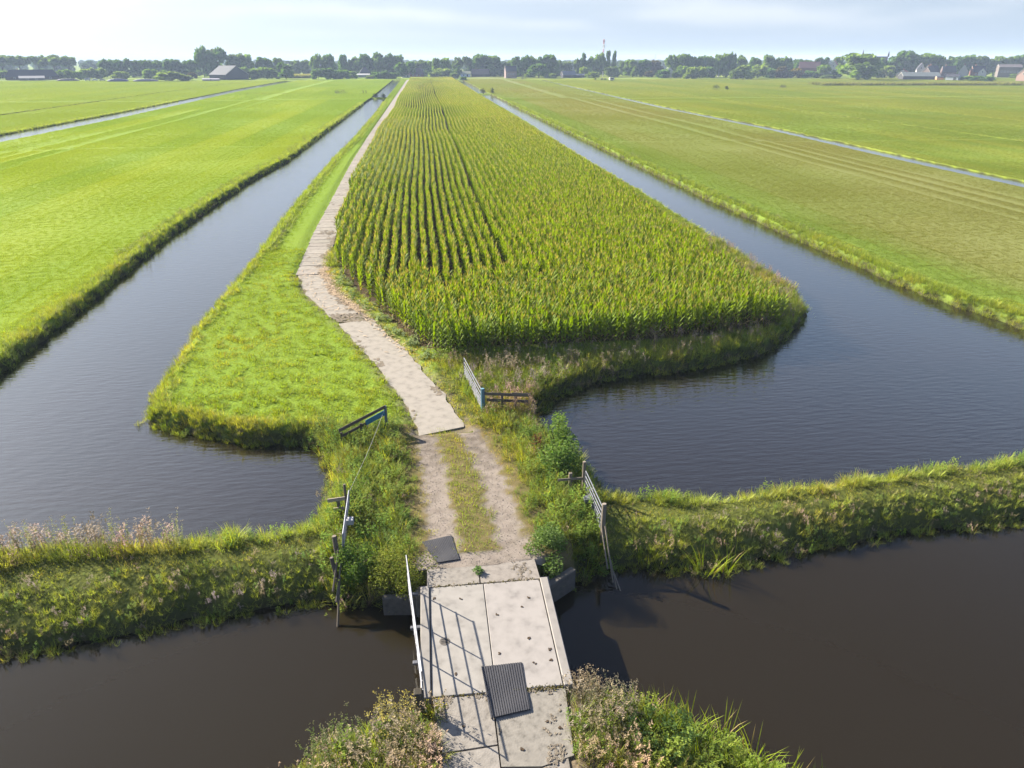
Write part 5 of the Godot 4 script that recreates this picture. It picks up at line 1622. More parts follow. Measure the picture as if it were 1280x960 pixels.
func build_plants() -> void:
	shrub("leafy_shrub", "tall leafy green shrub beside the pond behind the right gate", "shrub", Vector3(4.75, 0.75, -24.6), Vector3(1.15, 1.7, 1.0), 3000, 0.125, Color(0.12, 0.2, 0.045), Color(0.18, 0.25, 0.06), 0.3, 11)
	shrub("alder_sapling", "slim leafy sapling rising above the shrub beside the pond", "shrub", Vector3(4.95, 0.8, -25.4), Vector3(0.75, 2.3, 0.7), 1300, 0.12, Color(0.14, 0.22, 0.045), Color(0.2, 0.27, 0.06), 0.3, 12)
	shrub("dock_plant", "rust red dock plant gone to seed left of the leafy shrub", "plant", Vector3(4.15, 0.85, -26.2), Vector3(0.3, 1.0, 0.3), 700, 0.05, Color(0.20, 0.055, 0.025), Color(0.12, 0.06, 0.03), 0.3, 13, M.straw)
	shrub("bramble_bush", "rounded green bramble bush at the far right corner of the bridge", "bush", Vector3(3.45, 0.75, -19.15), Vector3(0.85, 1.05, 0.85), 3200, 0.085, Color(0.12, 0.19, 0.045), Color(0.17, 0.23, 0.08), 0.35, 14)
	shrub("bramble_bush", "olive green bush overhanging the far left corner of the bridge", "bush", Vector3(-1.42, 0.75, -18.75), Vector3(1.1, 1.05, 0.9), 4200, 0.07, Color(0.165, 0.2, 0.03), Color(0.22, 0.23, 0.045), 0.35, 15)
	shrub("bramble_bush", "dark green bush against the left dam gate", "bush", Vector3(-2.9, 0.75, -19.3), Vector3(0.85, 0.8, 0.7), 2600, 0.085, Color(0.10, 0.17, 0.03), Color(0.15, 0.21, 0.04), 0.3, 16)
	herb("ragwort", "yellow flowered ragwort clump at the near left corner of the bridge", Vector3(-1.45, 0.9, -12.85), 60, 0.8, 0.62, 0.06, Color(0.2, 0.185, 0.075), Color(0.33, 0.27, 0.06, 1.0), 17, M.straw)
	herb("ragwort", "small yellow flowered weed growing against the bridge kerb post", Vector3(-0.5, 1.0, -12.95), 16, 0.5, 0.2, 0.06, Color(0.12, 0.15, 0.03), Color(0.45, 0.38, 0.03, 1.0), 18)
	herb("dry_thicket", "brown dry thicket of stalks below the yellow flowers", Vector3(-1.2, 0.9, -12.0), 70, 0.75, 0.65, 0.05, Color(0.21, 0.175, 0.095), Color(0.22, 0.18, 0.11, 1.0), 19, M.straw)
	herb("mugwort", "grey green feathery weed at the lower left corner over the water", Vector3(-2.9, 0.7, -12.3), 60, 0.85, 0.7, 0.07, Color(0.12, 0.16, 0.05), Color(0.2, 0.19, 0.11, 1.0), 20)
	herb("mugwort", "silvery grey weed bush at the near right corner of the bridge", Vector3(3.95, 0.85, -12.55), 80, 1.0, 0.65, 0.05, Color(0.15, 0.15, 0.08), Color(0.2, 0.17, 0.11, 1.0), 21, M.straw)
	herb("mugwort", "brownish weed thicket right of the near approach slabs", Vector3(3.5, 0.9, -13.3), 50, 0.75, 0.42, 0.045, Color(0.19, 0.15, 0.085), Color(0.21, 0.16, 0.1, 1.0), 22, M.straw)
	herb("nettle_patch", "dark green nettle patch in front of the near right reeds", Vector3(5.1, 0.75, -11.9), 60, 0.7, 0.8, 0.11, Color(0.085, 0.14, 0.04), Color(0, 0, 0, 0), 23)
	var sm := weed(31, 10, 0.16, 0.14, Color(0.12, 0.19, 0.06), Color(0, 0, 0, 0), 0.12, 7)
	clump("weed_rosette", "small bright green weed growing on the far approach slab", "plant", Vector3(1.0, 1.19, -18.25), sm, M.leaf)
	var ir := tuft(32, 26, 1.05, 0.03, 0.26, 0.9, Color(0.235, 0.3, 0.022), Color(0.24, 0.305, 0.022), Color(0.24, 0.19, 0.08), 0.12)
	var spots := [[5.6, -13.0, "left end of the near right bank"], [6.3, -12.75, "second from left on the near right bank"], [6.9, -12.3, "third from left on the near right bank"], [7.5, -11.6, "fourth from left on the near right bank"], [8.0, -10.8, "right end of the near right bank"], [11.4, -9.75, "bottom edge right of the near bank"], [8.9, -18.7, "foot of the dam right of the gate"], [9.7, -18.85, "right half of the pair below the dam"], [4.75, -19.25, "between bridge wing wall and right gate battens"]]
	var i := 0
	for q: Array in spots:
		var o := solo("reed_clump", ir, M.grass, "bright green reed clump, " + q[2], "reed", "bright green reed clumps at the waterside")
		o.transform = upright(Vector3(q[0], maxf(0.0, ground_y(q[0], q[1])) - 0.05, q[1]), i * 1.3, [0.85, 0.9, 1.0, 0.95, 0.9, 0.85, 1.15, 1.0, 1.0][i])
		i += 1
	# dry plumes and tall stalks
	var pl := plume(33, 34, 1.35, Color(0.2, 0.15, 0.1), Color(0.25, 0.205, 0.14), 0.55)
	var hog := weed(34, 16, 1.45, 0.085, Color(0.19, 0.21, 0.06), Color(0.25, 0.2, 0.11, 1.0), 0.5, 26)
	var tall := [[2.9, -34.9, 0, "pinkish dry grass plumes beside the open silver gate"], [3.9, -34.8, 0, "dry grass plumes in front of the maize, right of silver gate"], [12.9, -38.0, 0, "lone buff plume on the fringe before the maize"], [17.7, -39.6, 1, "buff flower head on the shaded bank below the maize"], [21.6, -41.8, 0, "dry plume at the right tip of the maize bank"], [23.0, -43.2, 1, "brown umbel cluster at the right tip of the maize bank"], [24.6, -45.2, 0, "outermost dry plume at the pond corner of the maize field"],
		[-14.1, -21.2, 1, "leftmost tall seeding stalks on the back of left dam"], [-13.0, -21.3, 1, "second tall seeding stalks from the left on left dam"], [-11.9, -21.4, 0, "pinkish plume stand in the middle of left dam weeds"], [-11.0, -21.3, 1, "broad seeding stalks beside the pinkish plume stand"], [-9.9, -21.0, 0, "tall brown stalks on left dam, right of the seeding stalks"], [-9.2, -21.0, 1, "rightmost tall stalks on the back of left dam"]]
	for q: Array in tall:
		var o := solo("tall_weeds", pl if q[2] == 0 else hog, M.straw, q[3], "weeds")
		o.transform = upright(Vector3(q[0], ground_y(q[0], q[1]) - 0.03, q[1]), q[0], 0.85)

# ------------------------------------------------------------------ village on the horizon
func crown_mesh(kind: String, sd: int) -> ArrayMesh:
	# unit crown: height 1 from y = 0, width about 1
	rng.seed = sd
	var b := MB.new()
	var lobes := []
	var n := 17
	for i in n:
		var a := rng.randf() * TAU
		var y := rng.randf()
		var c := Vector3.ZERO
		var r := 0.2
		match kind:
			"round":
				var e := 0.16 + 0.72 * y
				var rr := 0.34 * sqrt(maxf(0.0, 1.0 - pow((e - 0.5) / 0.54, 2.0))) * rng.randf_range(0.5, 1.0)
				c = Vector3(cos(a) * rr, e, sin(a) * rr); r = rng.randf_range(0.12, 0.2)
			"umbrella":
				var e2 := 0.62 + 0.28 * y
				c = Vector3(cos(a) * 0.38 * rng.randf(), e2, sin(a) * 0.38 * rng.randf()); r = rng.randf_range(0.09, 0.15)
			"poplar":
				var e3 := 0.12 + 0.8 * y
				c = Vector3(cos(a), 0, sin(a)) * 0.2 * (1.0 - 0.4 * y) + Vector3(0, e3, 0); r = rng.randf_range(0.1, 0.14)
			"cone":
				var e4 := 0.1 + 0.82 * y
				c = Vector3(cos(a), 0, sin(a)) * 0.34 * (1.0 - y) + Vector3(0, e4, 0); r = 0.08 + 0.12 * (1.0 - y)
			_:
				var e5 := 0.1 + 0.68 * y
				var r5 := 0.36 * sqrt(maxf(0.05, 1.0 - y * y * 0.8)) * rng.randf_range(0.5, 1.0)
				c = Vector3(cos(a) * r5, e5, sin(a) * r5); r = rng.randf_range(0.13, 0.21)
		lobes.append([c, r, rng.randf_range(0.6, 1.4)])
	for i in 1300:
		var l: Array = lobes[rng.randi() % n]
		var d := Vector3(rng.randfn(), rng.randfn(), rng.randfn()).normalized()
		var p: Vector3 = l[0] + d * l[1] * pow(rng.randf(), 0.35)
		if p.y < 0.0: continue
		var s := rng.randf_range(0.045, 0.085)
		var u := Vector3(rng.randfn(), rng.randfn(), rng.randfn()).normalized()
		var w := (d + u * 0.9).normalized().cross(u).normalized()
		var v := w.cross(u).normalized() * s
		var g: float = l[2] * rng.randf_range(0.7, 1.3)
		b.tri(p - v, p + u * s, p + v, Color(g, g, g))
		b.tri(p - v, p + v, p - u * s, Color(g, g, g))
	return b.mesh()

func build_trees() -> void:
	var tints := {"dark": Color(0.14, 0.235, 0.055), "mid": Color(0.225, 0.32, 0.065), "light": Color(0.28, 0.35, 0.09), "grey": Color(0.18, 0.24, 0.085), "yellow": Color(0.17, 0.18, 0.03), "gold": Color(0.26, 0.20, 0.03), "brown": Color(0.12, 0.095, 0.035)}
	var mats := {}
	for k: String in tints:
		var m := mat_plain("crown_" + k, 0.7, Color(0.8, 0.85, 0.5), 0.2)
		m.albedo_color = tints[k].linear_to_srgb()
		mats[k] = m
	var crowns := {}
	for k in ["round", "umbrella", "poplar", "cone", "bush"]:
		crowns[k] = []
		for i in 5: crowns[k].append(crown_mesh(k, 700 + i * 31 + k.length()))
	var trunk := MB.new()
	trunk.tube([Vector3(0, -0.02, 0), Vector3(0.01, 0.35, 0.005), Vector3(0, 0.72, 0.01)], [0.028, 0.02, 0.008], 6, Color(0.07, 0.055, 0.04), false)
	for i in 5:
		var a := i * 1.3
		trunk.tube([Vector3(0, 0.28 + i * 0.06, 0), Vector3(cos(a) * 0.2, 0.52 + i * 0.06, sin(a) * 0.2)], [0.012, 0.003], 4, Color(0.07, 0.055, 0.04), false)
	var tm := trunk.mesh()
	var i := 0
	rng.seed = 12
	for q: Array in TREES:
		var called: String = {"bush": "bush", "poplar": "poplar_tree", "cone": "conifer_tree", "umbrella": "airy_tree", "round": "broadleaf_tree"}[q[0]]
		var o := thing(called, q[6], "bush" if q[0] == "bush" else "tree", Vector3(q[2], 0.55, q[3]), rng.randf() * TAU, "bushes along the horizon" if q[0] == "bush" else "trees along the horizon")
		var w: float = q[4]
		var h: float = q[5]
		var t := part(o, "trunk", tm, M.bark)
		t.scale = Vector3(w, h * (0.5 if q[0] == "bush" else 1.0), w)
		var c := part(o, "crown", crowns[q[0]][i % 5], mats[q[1]])
		c.scale = Vector3(w * 1.4, h * 1.02, w * 1.4)
		i += 1
	# hedges and undergrowth filling the foot of the tree line
	var hx := []
	var hc := []
	rng.seed = 44
	for k in 300:
		var f := rng.randf()
		var x := lerpf(-560.0, 330.0, f)
		var z := -rng.randf_range(725.0, 900.0) - maxf(0.0, x - 250.0) * 0.08
		if absf(x + 107.0) < 16.0: continue
		var s := rng.randf_range(3.5, 7.0)
		hx.append(upright(Vector3(x, 0.4, z), rng.randf() * TAU, s * 1.5, s))
		var g := rng.randf_range(0.75, 1.3)
		hc.append(Color(0.15 * g, 0.22 * g, 0.05 * g))
	var ho := scatter(self, "undergrowth", crowns["bush"][1], M.crown, hx, hc)
	tag(ho, "tangled green undergrowth at the foot of the horizon trees", "undergrowth")
	# far woods and rows of trees behind, too far to tell apart
	var xf := []
	var cl := []
	rng.seed = 90
	for k in 2700:
		var z := -rng.randf_range(950.0, 2600.0)
		var x := rng.randf_range(-1.1, 1.25) * -z
		if big.get_noise_2d(x * 0.25, z * 0.6) < -0.12: continue
		var s := rng.randf_range(9.0, 15.0)
		xf.append(upright(Vector3(x, 0.4, z), rng.randf() * TAU, s * 1.1, s))
		var g := rng.randf_range(0.75, 1.25)
		cl.append(Color(0.13 * g, 0.19 * g, 0.06 * g))
	var dwo := scatter(self, "distant_woods", crowns["bush"][0], M.crown, xf, cl)
	tag(dwo, "hazy blue green woods and tree rows on the far horizon", "woods")

# gabled building: parts wall, roof, windows, door, chimney
func house(called: String, label: String, at: Vector3, turn: float, w: float, d: float, hw: float, hr: float, wall: Color, roof: Color, opt := {}) -> Node3D:
	var o := thing(called, label, opt.get("cat", "house"), at, turn, opt.get("group", ""))
	var b := MB.new()
	var x := w * 0.5
	var z := d * 0.5
	var mid := Vector3(0, hw * 0.5, 0)
	b.outq(mid, Vector3(-x, 0, z), Vector3(x, 0, z), Vector3(x, hw, z), Vector3(-x, hw, z), wall)
	b.outq(mid, Vector3(-x, 0, -z), Vector3(x, 0, -z), Vector3(x, hw, -z), Vector3(-x, hw, -z), wall)
	b.outq(mid, Vector3(-x, 0, -z), Vector3(-x, 0, z), Vector3(-x, hw, z), Vector3(-x, hw, -z), wall)
	b.outq(mid, Vector3(x, 0, -z), Vector3(x, 0, z), Vector3(x, hw, z), Vector3(x, hw, -z), wall)
	var hip: float = opt.get("hip", 0.0) * x
	if hip == 0.0:
		b.outt(mid, Vector3(-x, hw, -z), Vector3(-x, hw, z), Vector3(-x, hr, 0), wall)
		b.outt(mid, Vector3(x, hw, -z), Vector3(x, hw, z), Vector3(x, hr, 0), wall)
	part(o, "wall", b.mesh(), M.wall)
	var r := MB.new()
	var e := 0.35
	var g := 0.25 if hip == 0.0 else 0.35
	var up := 0.12
	var yl := hw - e * (hr - hw) / z
	var ra := Vector3(-x - g + hip, hr + up, 0)
	var rb := Vector3(x + g - hip, hr + up, 0)
	for s in [-1.0, 1.0]:
		r.outq(mid, Vector3(-x - g, yl + up, s * (z + e)), Vector3(x + g, yl + up, s * (z + e)), rb, ra, roof)
		r.quad(Vector3(-x - g, yl + up, s * (z + e)), Vector3(x + g, yl + up, s * (z + e)), Vector3(x + g, yl - 0.1, s * (z + e)), Vector3(-x - g, yl - 0.1, s * (z + e)), roof * 0.8)
		if hip > 0.0:
			r.outt(mid, Vector3(s * (x + g), yl + up, -z - e), Vector3(s * (x + g), yl + up, z + e), rb if s > 0 else ra, roof)
		else:
			for t in [-1.0, 1.0]:
				r.quad(Vector3(s * (x + g), yl + up, t * (z + e)), Vector3(s * (x + g), hr + up, 0), Vector3(s * (x + g), hr - 0.12, 0), Vector3(s * (x + g), yl - 0.1, t * (z + e)), Color(0.55, 0.54, 0.5))
	var rp := part(o, "roof", r.mesh(), M.roof)
	for c in int(opt.get("chimneys", 0)):
		part(rp, "chimney", bx(Vector3(0.7, 1.6, 0.7), Color(0.2, 0.11, 0.08), 0.03, Vector3((c - 0.5) * w * 0.5, hr + 0.5, 0.0)), M.wall)
	var nw := int(opt.get("windows", 3))
	for c in nw:
		var wx := lerpf(-x, x, (c + 1.0) / (nw + 1.0))
		var f := part(o, "window", bx(Vector3(1.3, 1.2, 0.1), Color(0.7, 0.7, 0.68), 0.02, Vector3(wx, hw * 0.55, z + 0.03)), M.paint)
		part(f, "pane", bx(Vector3(1.06, 0.96, 0.06), Color(0.03, 0.035, 0.045), 0.0, Vector3(wx, hw * 0.55, z + 0.075)), M.glass)
	if opt.get("door", 0.0) > 0.0:
		var dw: float = opt.door
		part(o, "door", bx(Vector3(dw, minf(hw * 0.8, 3.2), 0.1), opt.get("doorcol", Color(0.05, 0.05, 0.05)), 0.02, Vector3(x * 0.45, minf(hw * 0.8, 3.2) * 0.5, z + 0.04)), M.paint)
	if opt.has("gablewin"):
		for s in [-1.0, 1.0]:
			var f2 := part(o, "window", bx(Vector3(0.1, 1.3, 1.2), Color(0.7, 0.7, 0.68), 0.02, Vector3(s * (x + 0.03), hw * 1.1, 0)), M.paint)
			part(f2, "pane", bx(Vector3(0.06, 1.05, 0.95), Color(0.03, 0.035, 0.045), 0.0, Vector3(s * (x + 0.075), hw * 1.1, 0)), M.glass)
	return o

func build_village() -> void:
	var dk := Color(0.035, 0.034, 0.04)
	var slate := Color(0.06, 0.062, 0.07)
	var tile := Color(0.28, 0.085, 0.045)
	var brick := Color(0.20, 0.10, 0.07)
	var white := Color(0.42, 0.41, 0.39)
	var Y := 0.5
	house("farmhouse", "long dark roofed farmhouse at the far left of the skyline", Vector3(-314, Y, -668), 0.42, 37, 11, 2.6, 7.4, Color(0.1, 0.075, 0.07), dk, {"windows": 5, "chimneys": 1, "hip": 0.2})
	house("farm_shed", "low shed with pale roof before the dark roofed farmhouse", Vector3(-304, Y, -645), 0.42, 17, 7, 1.8, 3.2, Color(0.12, 0.11, 0.11), Color(0.36, 0.33, 0.31), {"cat": "shed", "windows": 2})
	var b := house("barn", "big grey roofed open barn at the left of the skyline", Vector3(-160, Y, -668), -0.5, 17, 27, 3.6, 10.2, Color(0.055, 0.06, 0.065), Color(0.075, 0.085, 0.095), {"cat": "barn", "windows": 0, "door": 4.0})
	part(b, "lean_to", bx(Vector3(7, 3.4, 12), Color(0.06, 0.065, 0.065), 0.05, Vector3(-12, 1.7, -2)), M.wall)
	house("farm_shed", "low pale shed standing before the big barn", Vector3(-163, Y, -622), 0.1, 12, 4, 1.0, 1.6, Color(0.3, 0.28, 0.33), Color(0.34, 0.32, 0.36), {"cat": "shed", "windows": 1})
	house("summer_house", "small house with a dark pyramid roof left of the track end", Vector3(-53, Y, -733), 0.1, 10, 10, 3.6, 8.4, Color(0.16, 0.15, 0.15), slate, {"hip": 0.9, "windows": 2})
	house("farm_shed", "flat pale shed before the pyramid roofed house", Vector3(-53, Y, -706), 0.08, 12, 5, 2.4, 3.2, Color(0.24, 0.24, 0.24), Color(0.5, 0.49, 0.47), {"cat": "shed", "windows": 2})
	house("farmhouse", "brown roofed farmhouse at the end of the concrete track", Vector3(-6, Y, -730), 0.15, 13, 11, 2.6, 7.4, brick, Color(0.085, 0.065, 0.06), {"hip": 0.25, "windows": 3, "chimneys": 1})
	house("cottage", "little white cottage beside the end of the track", Vector3(-15, Y, -699), 0.2, 7, 6, 2.4, 4.2, white, Color(0.3, 0.16, 0.12), {"windows": 2, "door": 1.0})
	house("cottage", "small white and blue house at the end of the right canal", Vector3(40, Y, -722), -0.1, 9, 7, 2.7, 4.8, Color(0.42, 0.5, 0.62), Color(0.3, 0.31, 0.2), {"windows": 2, "door": 1.0})
	house("barn", "dark long roofed barn right of the small blue house", Vector3(54, Y, -722), -0.15, 16, 11, 2.6, 6.6, Color(0.05, 0.05, 0.055), dk, {"cat": "barn", "windows": 0, "door": 3.0})
	part(get_node("barn_001"), "white_gable", bx(Vector3(0.2, 3.8, 2.2), white, 0.02, Vector3(-8.2, 1.9, 4.0)), M.wall)
	house("house", "pinkish house between trees right of the dark barn", Vector3(77, Y, -677), 0.1, 9.8, 7.4, 5.8, 9.6, Color(0.2, 0.15, 0.145), slate, {"windows": 3})
	house("house", "house with a bright orange tiled roof and gable", Vector3(126, Y, -747), 0.9, 10, 9, 4.6, 10.2, Color(0.22, 0.12, 0.09), Color(0.36, 0.13, 0.06), {"windows": 2, "chimneys": 1, "gablewin": 1})
	house("farm_shed", "dark shed with pale roof edge right of the orange roof", Vector3(130, Y, -684), 0.1, 12, 8, 2.5, 5.4, dk, Color(0.13, 0.14, 0.16), {"cat": "shed", "windows": 0, "door": 3.0})
	house("farm_shed", "low dark open shed right of the orange roofed house", Vector3(141, Y, -690), 0.0, 9, 6, 2.0, 3.0, dk, Color(0.16, 0.17, 0.18), {"cat": "shed", "windows": 0, "door": 3.0})
	house("house", "small white gabled house right of the windmill", Vector3(222, Y, -679), 1.2, 5.6, 5.6, 5.5, 8.7, white, slate, {"windows": 1, "gablewin": 1})
	house("house", "wide terrace of pinkish red roofs behind the right tree line", Vector3(358, Y, -687), -0.4, 17.8, 7.4, 8.0, 12.8, brick, Color(0.25, 0.13, 0.11), {"windows": 5, "chimneys": 2})
	house("house", "tall house with a white gable left of the huge round tree", Vector3(381, Y, -685), 0.9, 8.9, 8.1, 8.5, 13.7, white, tile, {"windows": 2, "chimneys": 1, "gablewin": 1})
	house("farm_shed", "small blue white shed in the right tree line", Vector3(361, Y, -686), -0.3, 7, 5, 2.2, 3.5, Color(0.45, 0.5, 0.6), dk, {"cat": "shed", "windows": 1})
	house("house", "white house with red roof left of the large dark barn", Vector3(456, Y, -710), -0.3, 11, 8, 3.2, 6.6, white, tile, {"windows": 2, "chimneys": 1})
	house("house", "red roofed house right behind the large dark barn", Vector3(430, Y, -652), 0.8, 10, 10, 2.8, 6.4, Color(0.5, 0.42, 0.38), tile, {"windows": 2, "chimneys": 1, "gablewin": 1})
	house("barn", "large low dark barn with grey roof at the right", Vector3(410, Y, -600), -0.35, 28, 17, 2.4, 5.2, Color(0.045, 0.045, 0.05), Color(0.10, 0.115, 0.115), {"cat": "barn", "windows": 0, "door": 4.0})
	house("farm_shed", "dark shed with white front right of the large dark barn", Vector3(421, Y, -573), -0.9, 9, 7, 2.6, 4.4, Color(0.4, 0.42, 0.46), dk, {"cat": "shed", "windows": 0, "door": 2.0})
	house("farm_shed", "tiny orange fronted shed between the two dark barns at right", Vector3(417, Y, -584), -0.3, 5, 4, 1.8, 2.6, Color(0.42, 0.2, 0.1), dk, {"cat": "shed", "windows": 0})
	house("house", "tall narrow white gable above the large dark barn", Vector3(446, Y, -653), 1.1, 7.2, 6.4, 7.1, 11.9, white, slate, {"windows": 1, "gablewin": 1})
	var i := 0
	for q: Array in [[447, -638, 10.0, 0.2], [461, -636, 9.6, -0.3], [475, -635, 10.4, 0.9], [487, -633, 9.8, -0.2], [432, -620, 9.4, 0.5]]:
		house("house", ["dark roofed village house, second of the far row", "dark roofed village house, third of the far row", "dark steep roofed village house with side gable, fourth of the far row", "dark roofed village house at the right end of the far row", "dark roofed village house at the left end of the far row"][i], Vector3(q[0], Y, q[1]), q[3], 10.5, 7, 5.2, q[2], [brick, Color(0.14, 0.1, 0.1), white * 0.8, brick, Color(0.18, 0.14, 0.13)][i], [dk, slate, Color(0.08, 0.06, 0.07), dk, slate][i], {"windows": 3, "chimneys": 1, "group": "dark roofed village houses"})
		i += 1
	house("house", "white house with dark roof below the far village row", Vector3(489, Y, -630), 1.0, 6.9, 6.0, 4.5, 7.5, white, slate, {"windows": 2, "gablewin": 1})
	house("school_building", "long flat pale building at the right end of the skyline", Vector3(531, Y, -651), -0.4, 18.4, 8.2, 8.6, 10.7, Color(0.13, 0.11, 0.105), Color(0.14, 0.12, 0.115), {"cat": "building", "windows": 6})
	house("house", "pinkish brick house cut by the right edge", Vector3(460, Y, -545), 0.5, 9, 9, 4.5, 9.2, Color(0.36, 0.24, 0.2), Color(0.22, 0.12, 0.1), {"windows": 2, "gablewin": 1})
	# church: nave with two roof spires
	var c := house("church", "dark church roof with two thin spires above the trees", Vector3(454, Y, -741), -0.55, 23.4, 9.9, 8.9, 17.4, brick, dk, {"cat": "church", "windows": 5})
	for s in [[-11.5, 7.0], [12.0, 5.5]]:
		var sp := MB.new()
		sp.tube([Vector3(s[0], 17.0, 0), Vector3(s[0], 18.6, 0)], [0.9, 0.8], 8, dk)
		sp.tube([Vector3(s[0], 18.6, 0), Vector3(s[0], 17.0 + s[1], 0)], [0.95, 0.05], 8, dk)
		part(c, "spire", sp.mesh(), M.roof)
	# striped mast
	var m := thing("radio_mast", "tall red and white striped radio mast above the trees", "mast", Vector3(202, Y, -858))
	for k in 7:
		var sec := MB.new()
		var y0 := k * 5.0
		var w := lerpf(1.1, 0.5, k / 7.0)
		var col := Color(0.42, 0.06, 0.05) if k % 2 == 0 else Color(0.62, 0.6, 0.58)
		for a in 3:
			var d := Vector3(cos(a * TAU / 3), 0, sin(a * TAU / 3)) * w
			var d2 := Vector3(cos((a + 1) * TAU / 3), 0, sin((a + 1) * TAU / 3)) * w
			sec.tube([d + Vector3(0, y0, 0), d + Vector3(0, y0 + 4.98, 0)], [0.16, 0.16], 5, col)
			for j in 3:
				sec.tube([d + Vector3(0, y0 + j * 1.66, 0), d2 + Vector3(0, y0 + (j + 1) * 1.66, 0)], [0.09, 0.09], 4, col)
		part(m, "lattice_section", sec.mesh(), M.paint)
		if k in [3, 5, 6]:
			var an := MB.new()
			for a in 3:
				var d := Vector3(cos(a * TAU / 3 + 0.5), 0, sin(a * TAU / 3 + 0.5)) * (w + 0.5)
				an.box(d + Vector3(0, y0 + 3.0, 0), Vector3(0.5, 2.4, 0.5), Color(0.25, 0.26, 0.28), Basis.IDENTITY, 0.04)
			part(m, "antenna_panel", an.mesh(), M.paint)
	# windmill
	var wm := thing("windmill", "small windmill with thin sails showing above the trees", "windmill", Vector3(258, Y, -851), 0.2)
	var wb := MB.new()
	wb.tube([Vector3(0, 0, 0), Vector3(0, 6, 0), Vector3(0, 12.5, 0)], [3.6, 2.9, 2.2], 8, Color(0.16, 0.12, 0.1))
	part(wm, "tower", wb.mesh(), M.wall)
	var wc := MB.new()
	wc.tube([Vector3(0, 12.4, 0), Vector3(0, 13.8, 0), Vector3(0, 14.8, 0)], [2.4, 1.9, 0.3], 8, dk)
	part(wm, "cap", wc.mesh(), M.roof)
	for k in 4:
		var an := k * PI / 2 + 0.08
		var sm := MB.new()
		var dir := Vector3(sin(an), cos(an), 0)
		var sd := Vector3(cos(an), -sin(an), 0)
		sm.tube([Vector3(0, 13.2, 2.6), Vector3(0, 13.2, 2.6) + dir * 7.4], [0.2, 0.12], 5, Color(0.3, 0.28, 0.26))
		for j in 9:
			var p := Vector3(0, 13.2, 2.6) + dir * (1.4 + j * 0.72)
			sm.tube([p, p + sd * 1.3], [0.06, 0.06], 4, Color(0.35, 0.33, 0.3))
		sm.tube([Vector3(0, 13.2, 2.6) + dir * 1.4 + sd * 1.3, Vector3(0, 13.2, 2.6) + dir * 7.2 + sd * 1.3], [0.06, 0.06], 4, Color(0.35, 0.33, 0.3))
		part(wm, "sail", sm.mesh(), M.paint)
	# things lying and standing on the far meadows
	var far := [["white_trailer", "white livestock trailer on the meadow below the mast", Vector3(144, 0.55, -580)]]
	var tr := thing("livestock_trailer", far[0][1], "trailer", far[0][2], 0.2)
	part(tr, "box", bx(Vector3(3.8, 1.9, 1.9), white, 0.08, Vector3(0, 1.45, 0)), M.paint)
	part(tr, "opening", bx(Vector3(2.4, 0.8, 0.06), dk, 0.0, Vector3(0, 1.75, 0.97)), M.paint)
	for s in [-0.6, 0.6]:
		var wh := MB.new()
		wh.tube([Vector3(s, 0.35, 0.85), Vector3(s, 0.35, 1.08)], [0.35, 0.35], 12, dk)
		part(tr, "wheel", wh.mesh(), M.rubber)
	part(tr, "drawbar", rod(Vector3(-1.9, 0.5, 0), Vector3(-3.2, 0.45, 0), 0.06, dk), M.paint)
	i = 0
	for q in [[134.0, -592.0], [139.0, -590.0], [141.0, -589.0]]:
		cow(Vector3(q[0], 0.6, q[1]), [0.9, 2.1, 0.4][i], ["dark cow grazing farthest left of the white trailer", "dark cow grazing between the other cow and the white trailer", "dark cow standing right beside the white trailer"][i], i)
		i += 1
	var wp := thing("light_pole", "white pole behind the cows at the foot of the trees", "pole", Vector3(167, Y, -707))
	part(wp, "shaft", rod(Vector3.ZERO, Vector3(0, 4.6, 0), 0.28, white, 8, 0.22), M.paint)
	part(wp, "cap", rod(Vector3(0, 4.6, 0), Vector3(0, 4.75, 0), 0.34, white * 0.8, 8), M.paint)
	var wt := thing("light_pole", "white slim tower before the trees right of the windmill", "pole", Vector3(275, Y, -697))
	part(wt, "shaft", rod(Vector3.ZERO, Vector3(0, 6.6, 0), 0.8, white, 10, 0.6), M.paint)
	part(wt, "cap", rod(Vector3(0, 6.6, 0), Vector3(0, 7.1, 0), 0.9, white * 0.8, 10, 0.3), M.paint)
	# parked vehicles and tarped heaps by the left farm
	i = 0
	for q in [[-256.0, -628.0, 0.3], [-250.0, -626.0, 0.3], [-243.0, -622.0, 0.25]]:
		car(Vector3(q[0], 0.55, q[1]), q[2], [white, Color(0.5, 0.52, 0.56), white * 0.9][i], ["white van parked leftmost before the farm trees", "silver car parked between the white van and white car", "white car parked right of the silver car"][i], i == 0)
		i += 1
	i = 0
	for q in [[-228.0, -612.0, 14.0, 1.9, Color(0.07, 0.08, 0.16), "long dark blue tarped clamp before the farm trees"], [-208.0, -612.0, 17.0, 1.7, Color(0.13, 0.13, 0.17), "long grey tarped clamp left of the big barn"], [-272.0, -632.0, 15.0, 1.6, Color(0.06, 0.06, 0.07), "dark tarped clamp left of the parked van"]]:
		var tp := thing("silage_clamp", q[5], "clamp", Vector3(q[0], 0.5, q[1]), 0.25)
		var tb := MB.new()
		var prev := []
		for j in 9:
			var f := j / 8.0
			var ring := []
			var hh: float = q[3] * pow(sin(PI * (0.06 + 0.88 * f)), 0.5)
			for u in 7:
				var an := PI * u / 6.0
				ring.append(Vector3((f - 0.5) * q[2], sin(an) * hh, cos(an) * 2.6))
			if j > 0:
				for u in 6: tb.quad(prev[u], ring[u], ring[u + 1], prev[u + 1], q[4])
			prev = ring
		part(tp, "tarpaulin", tb.mesh(), M.rubber)
		var ty := MB.new()
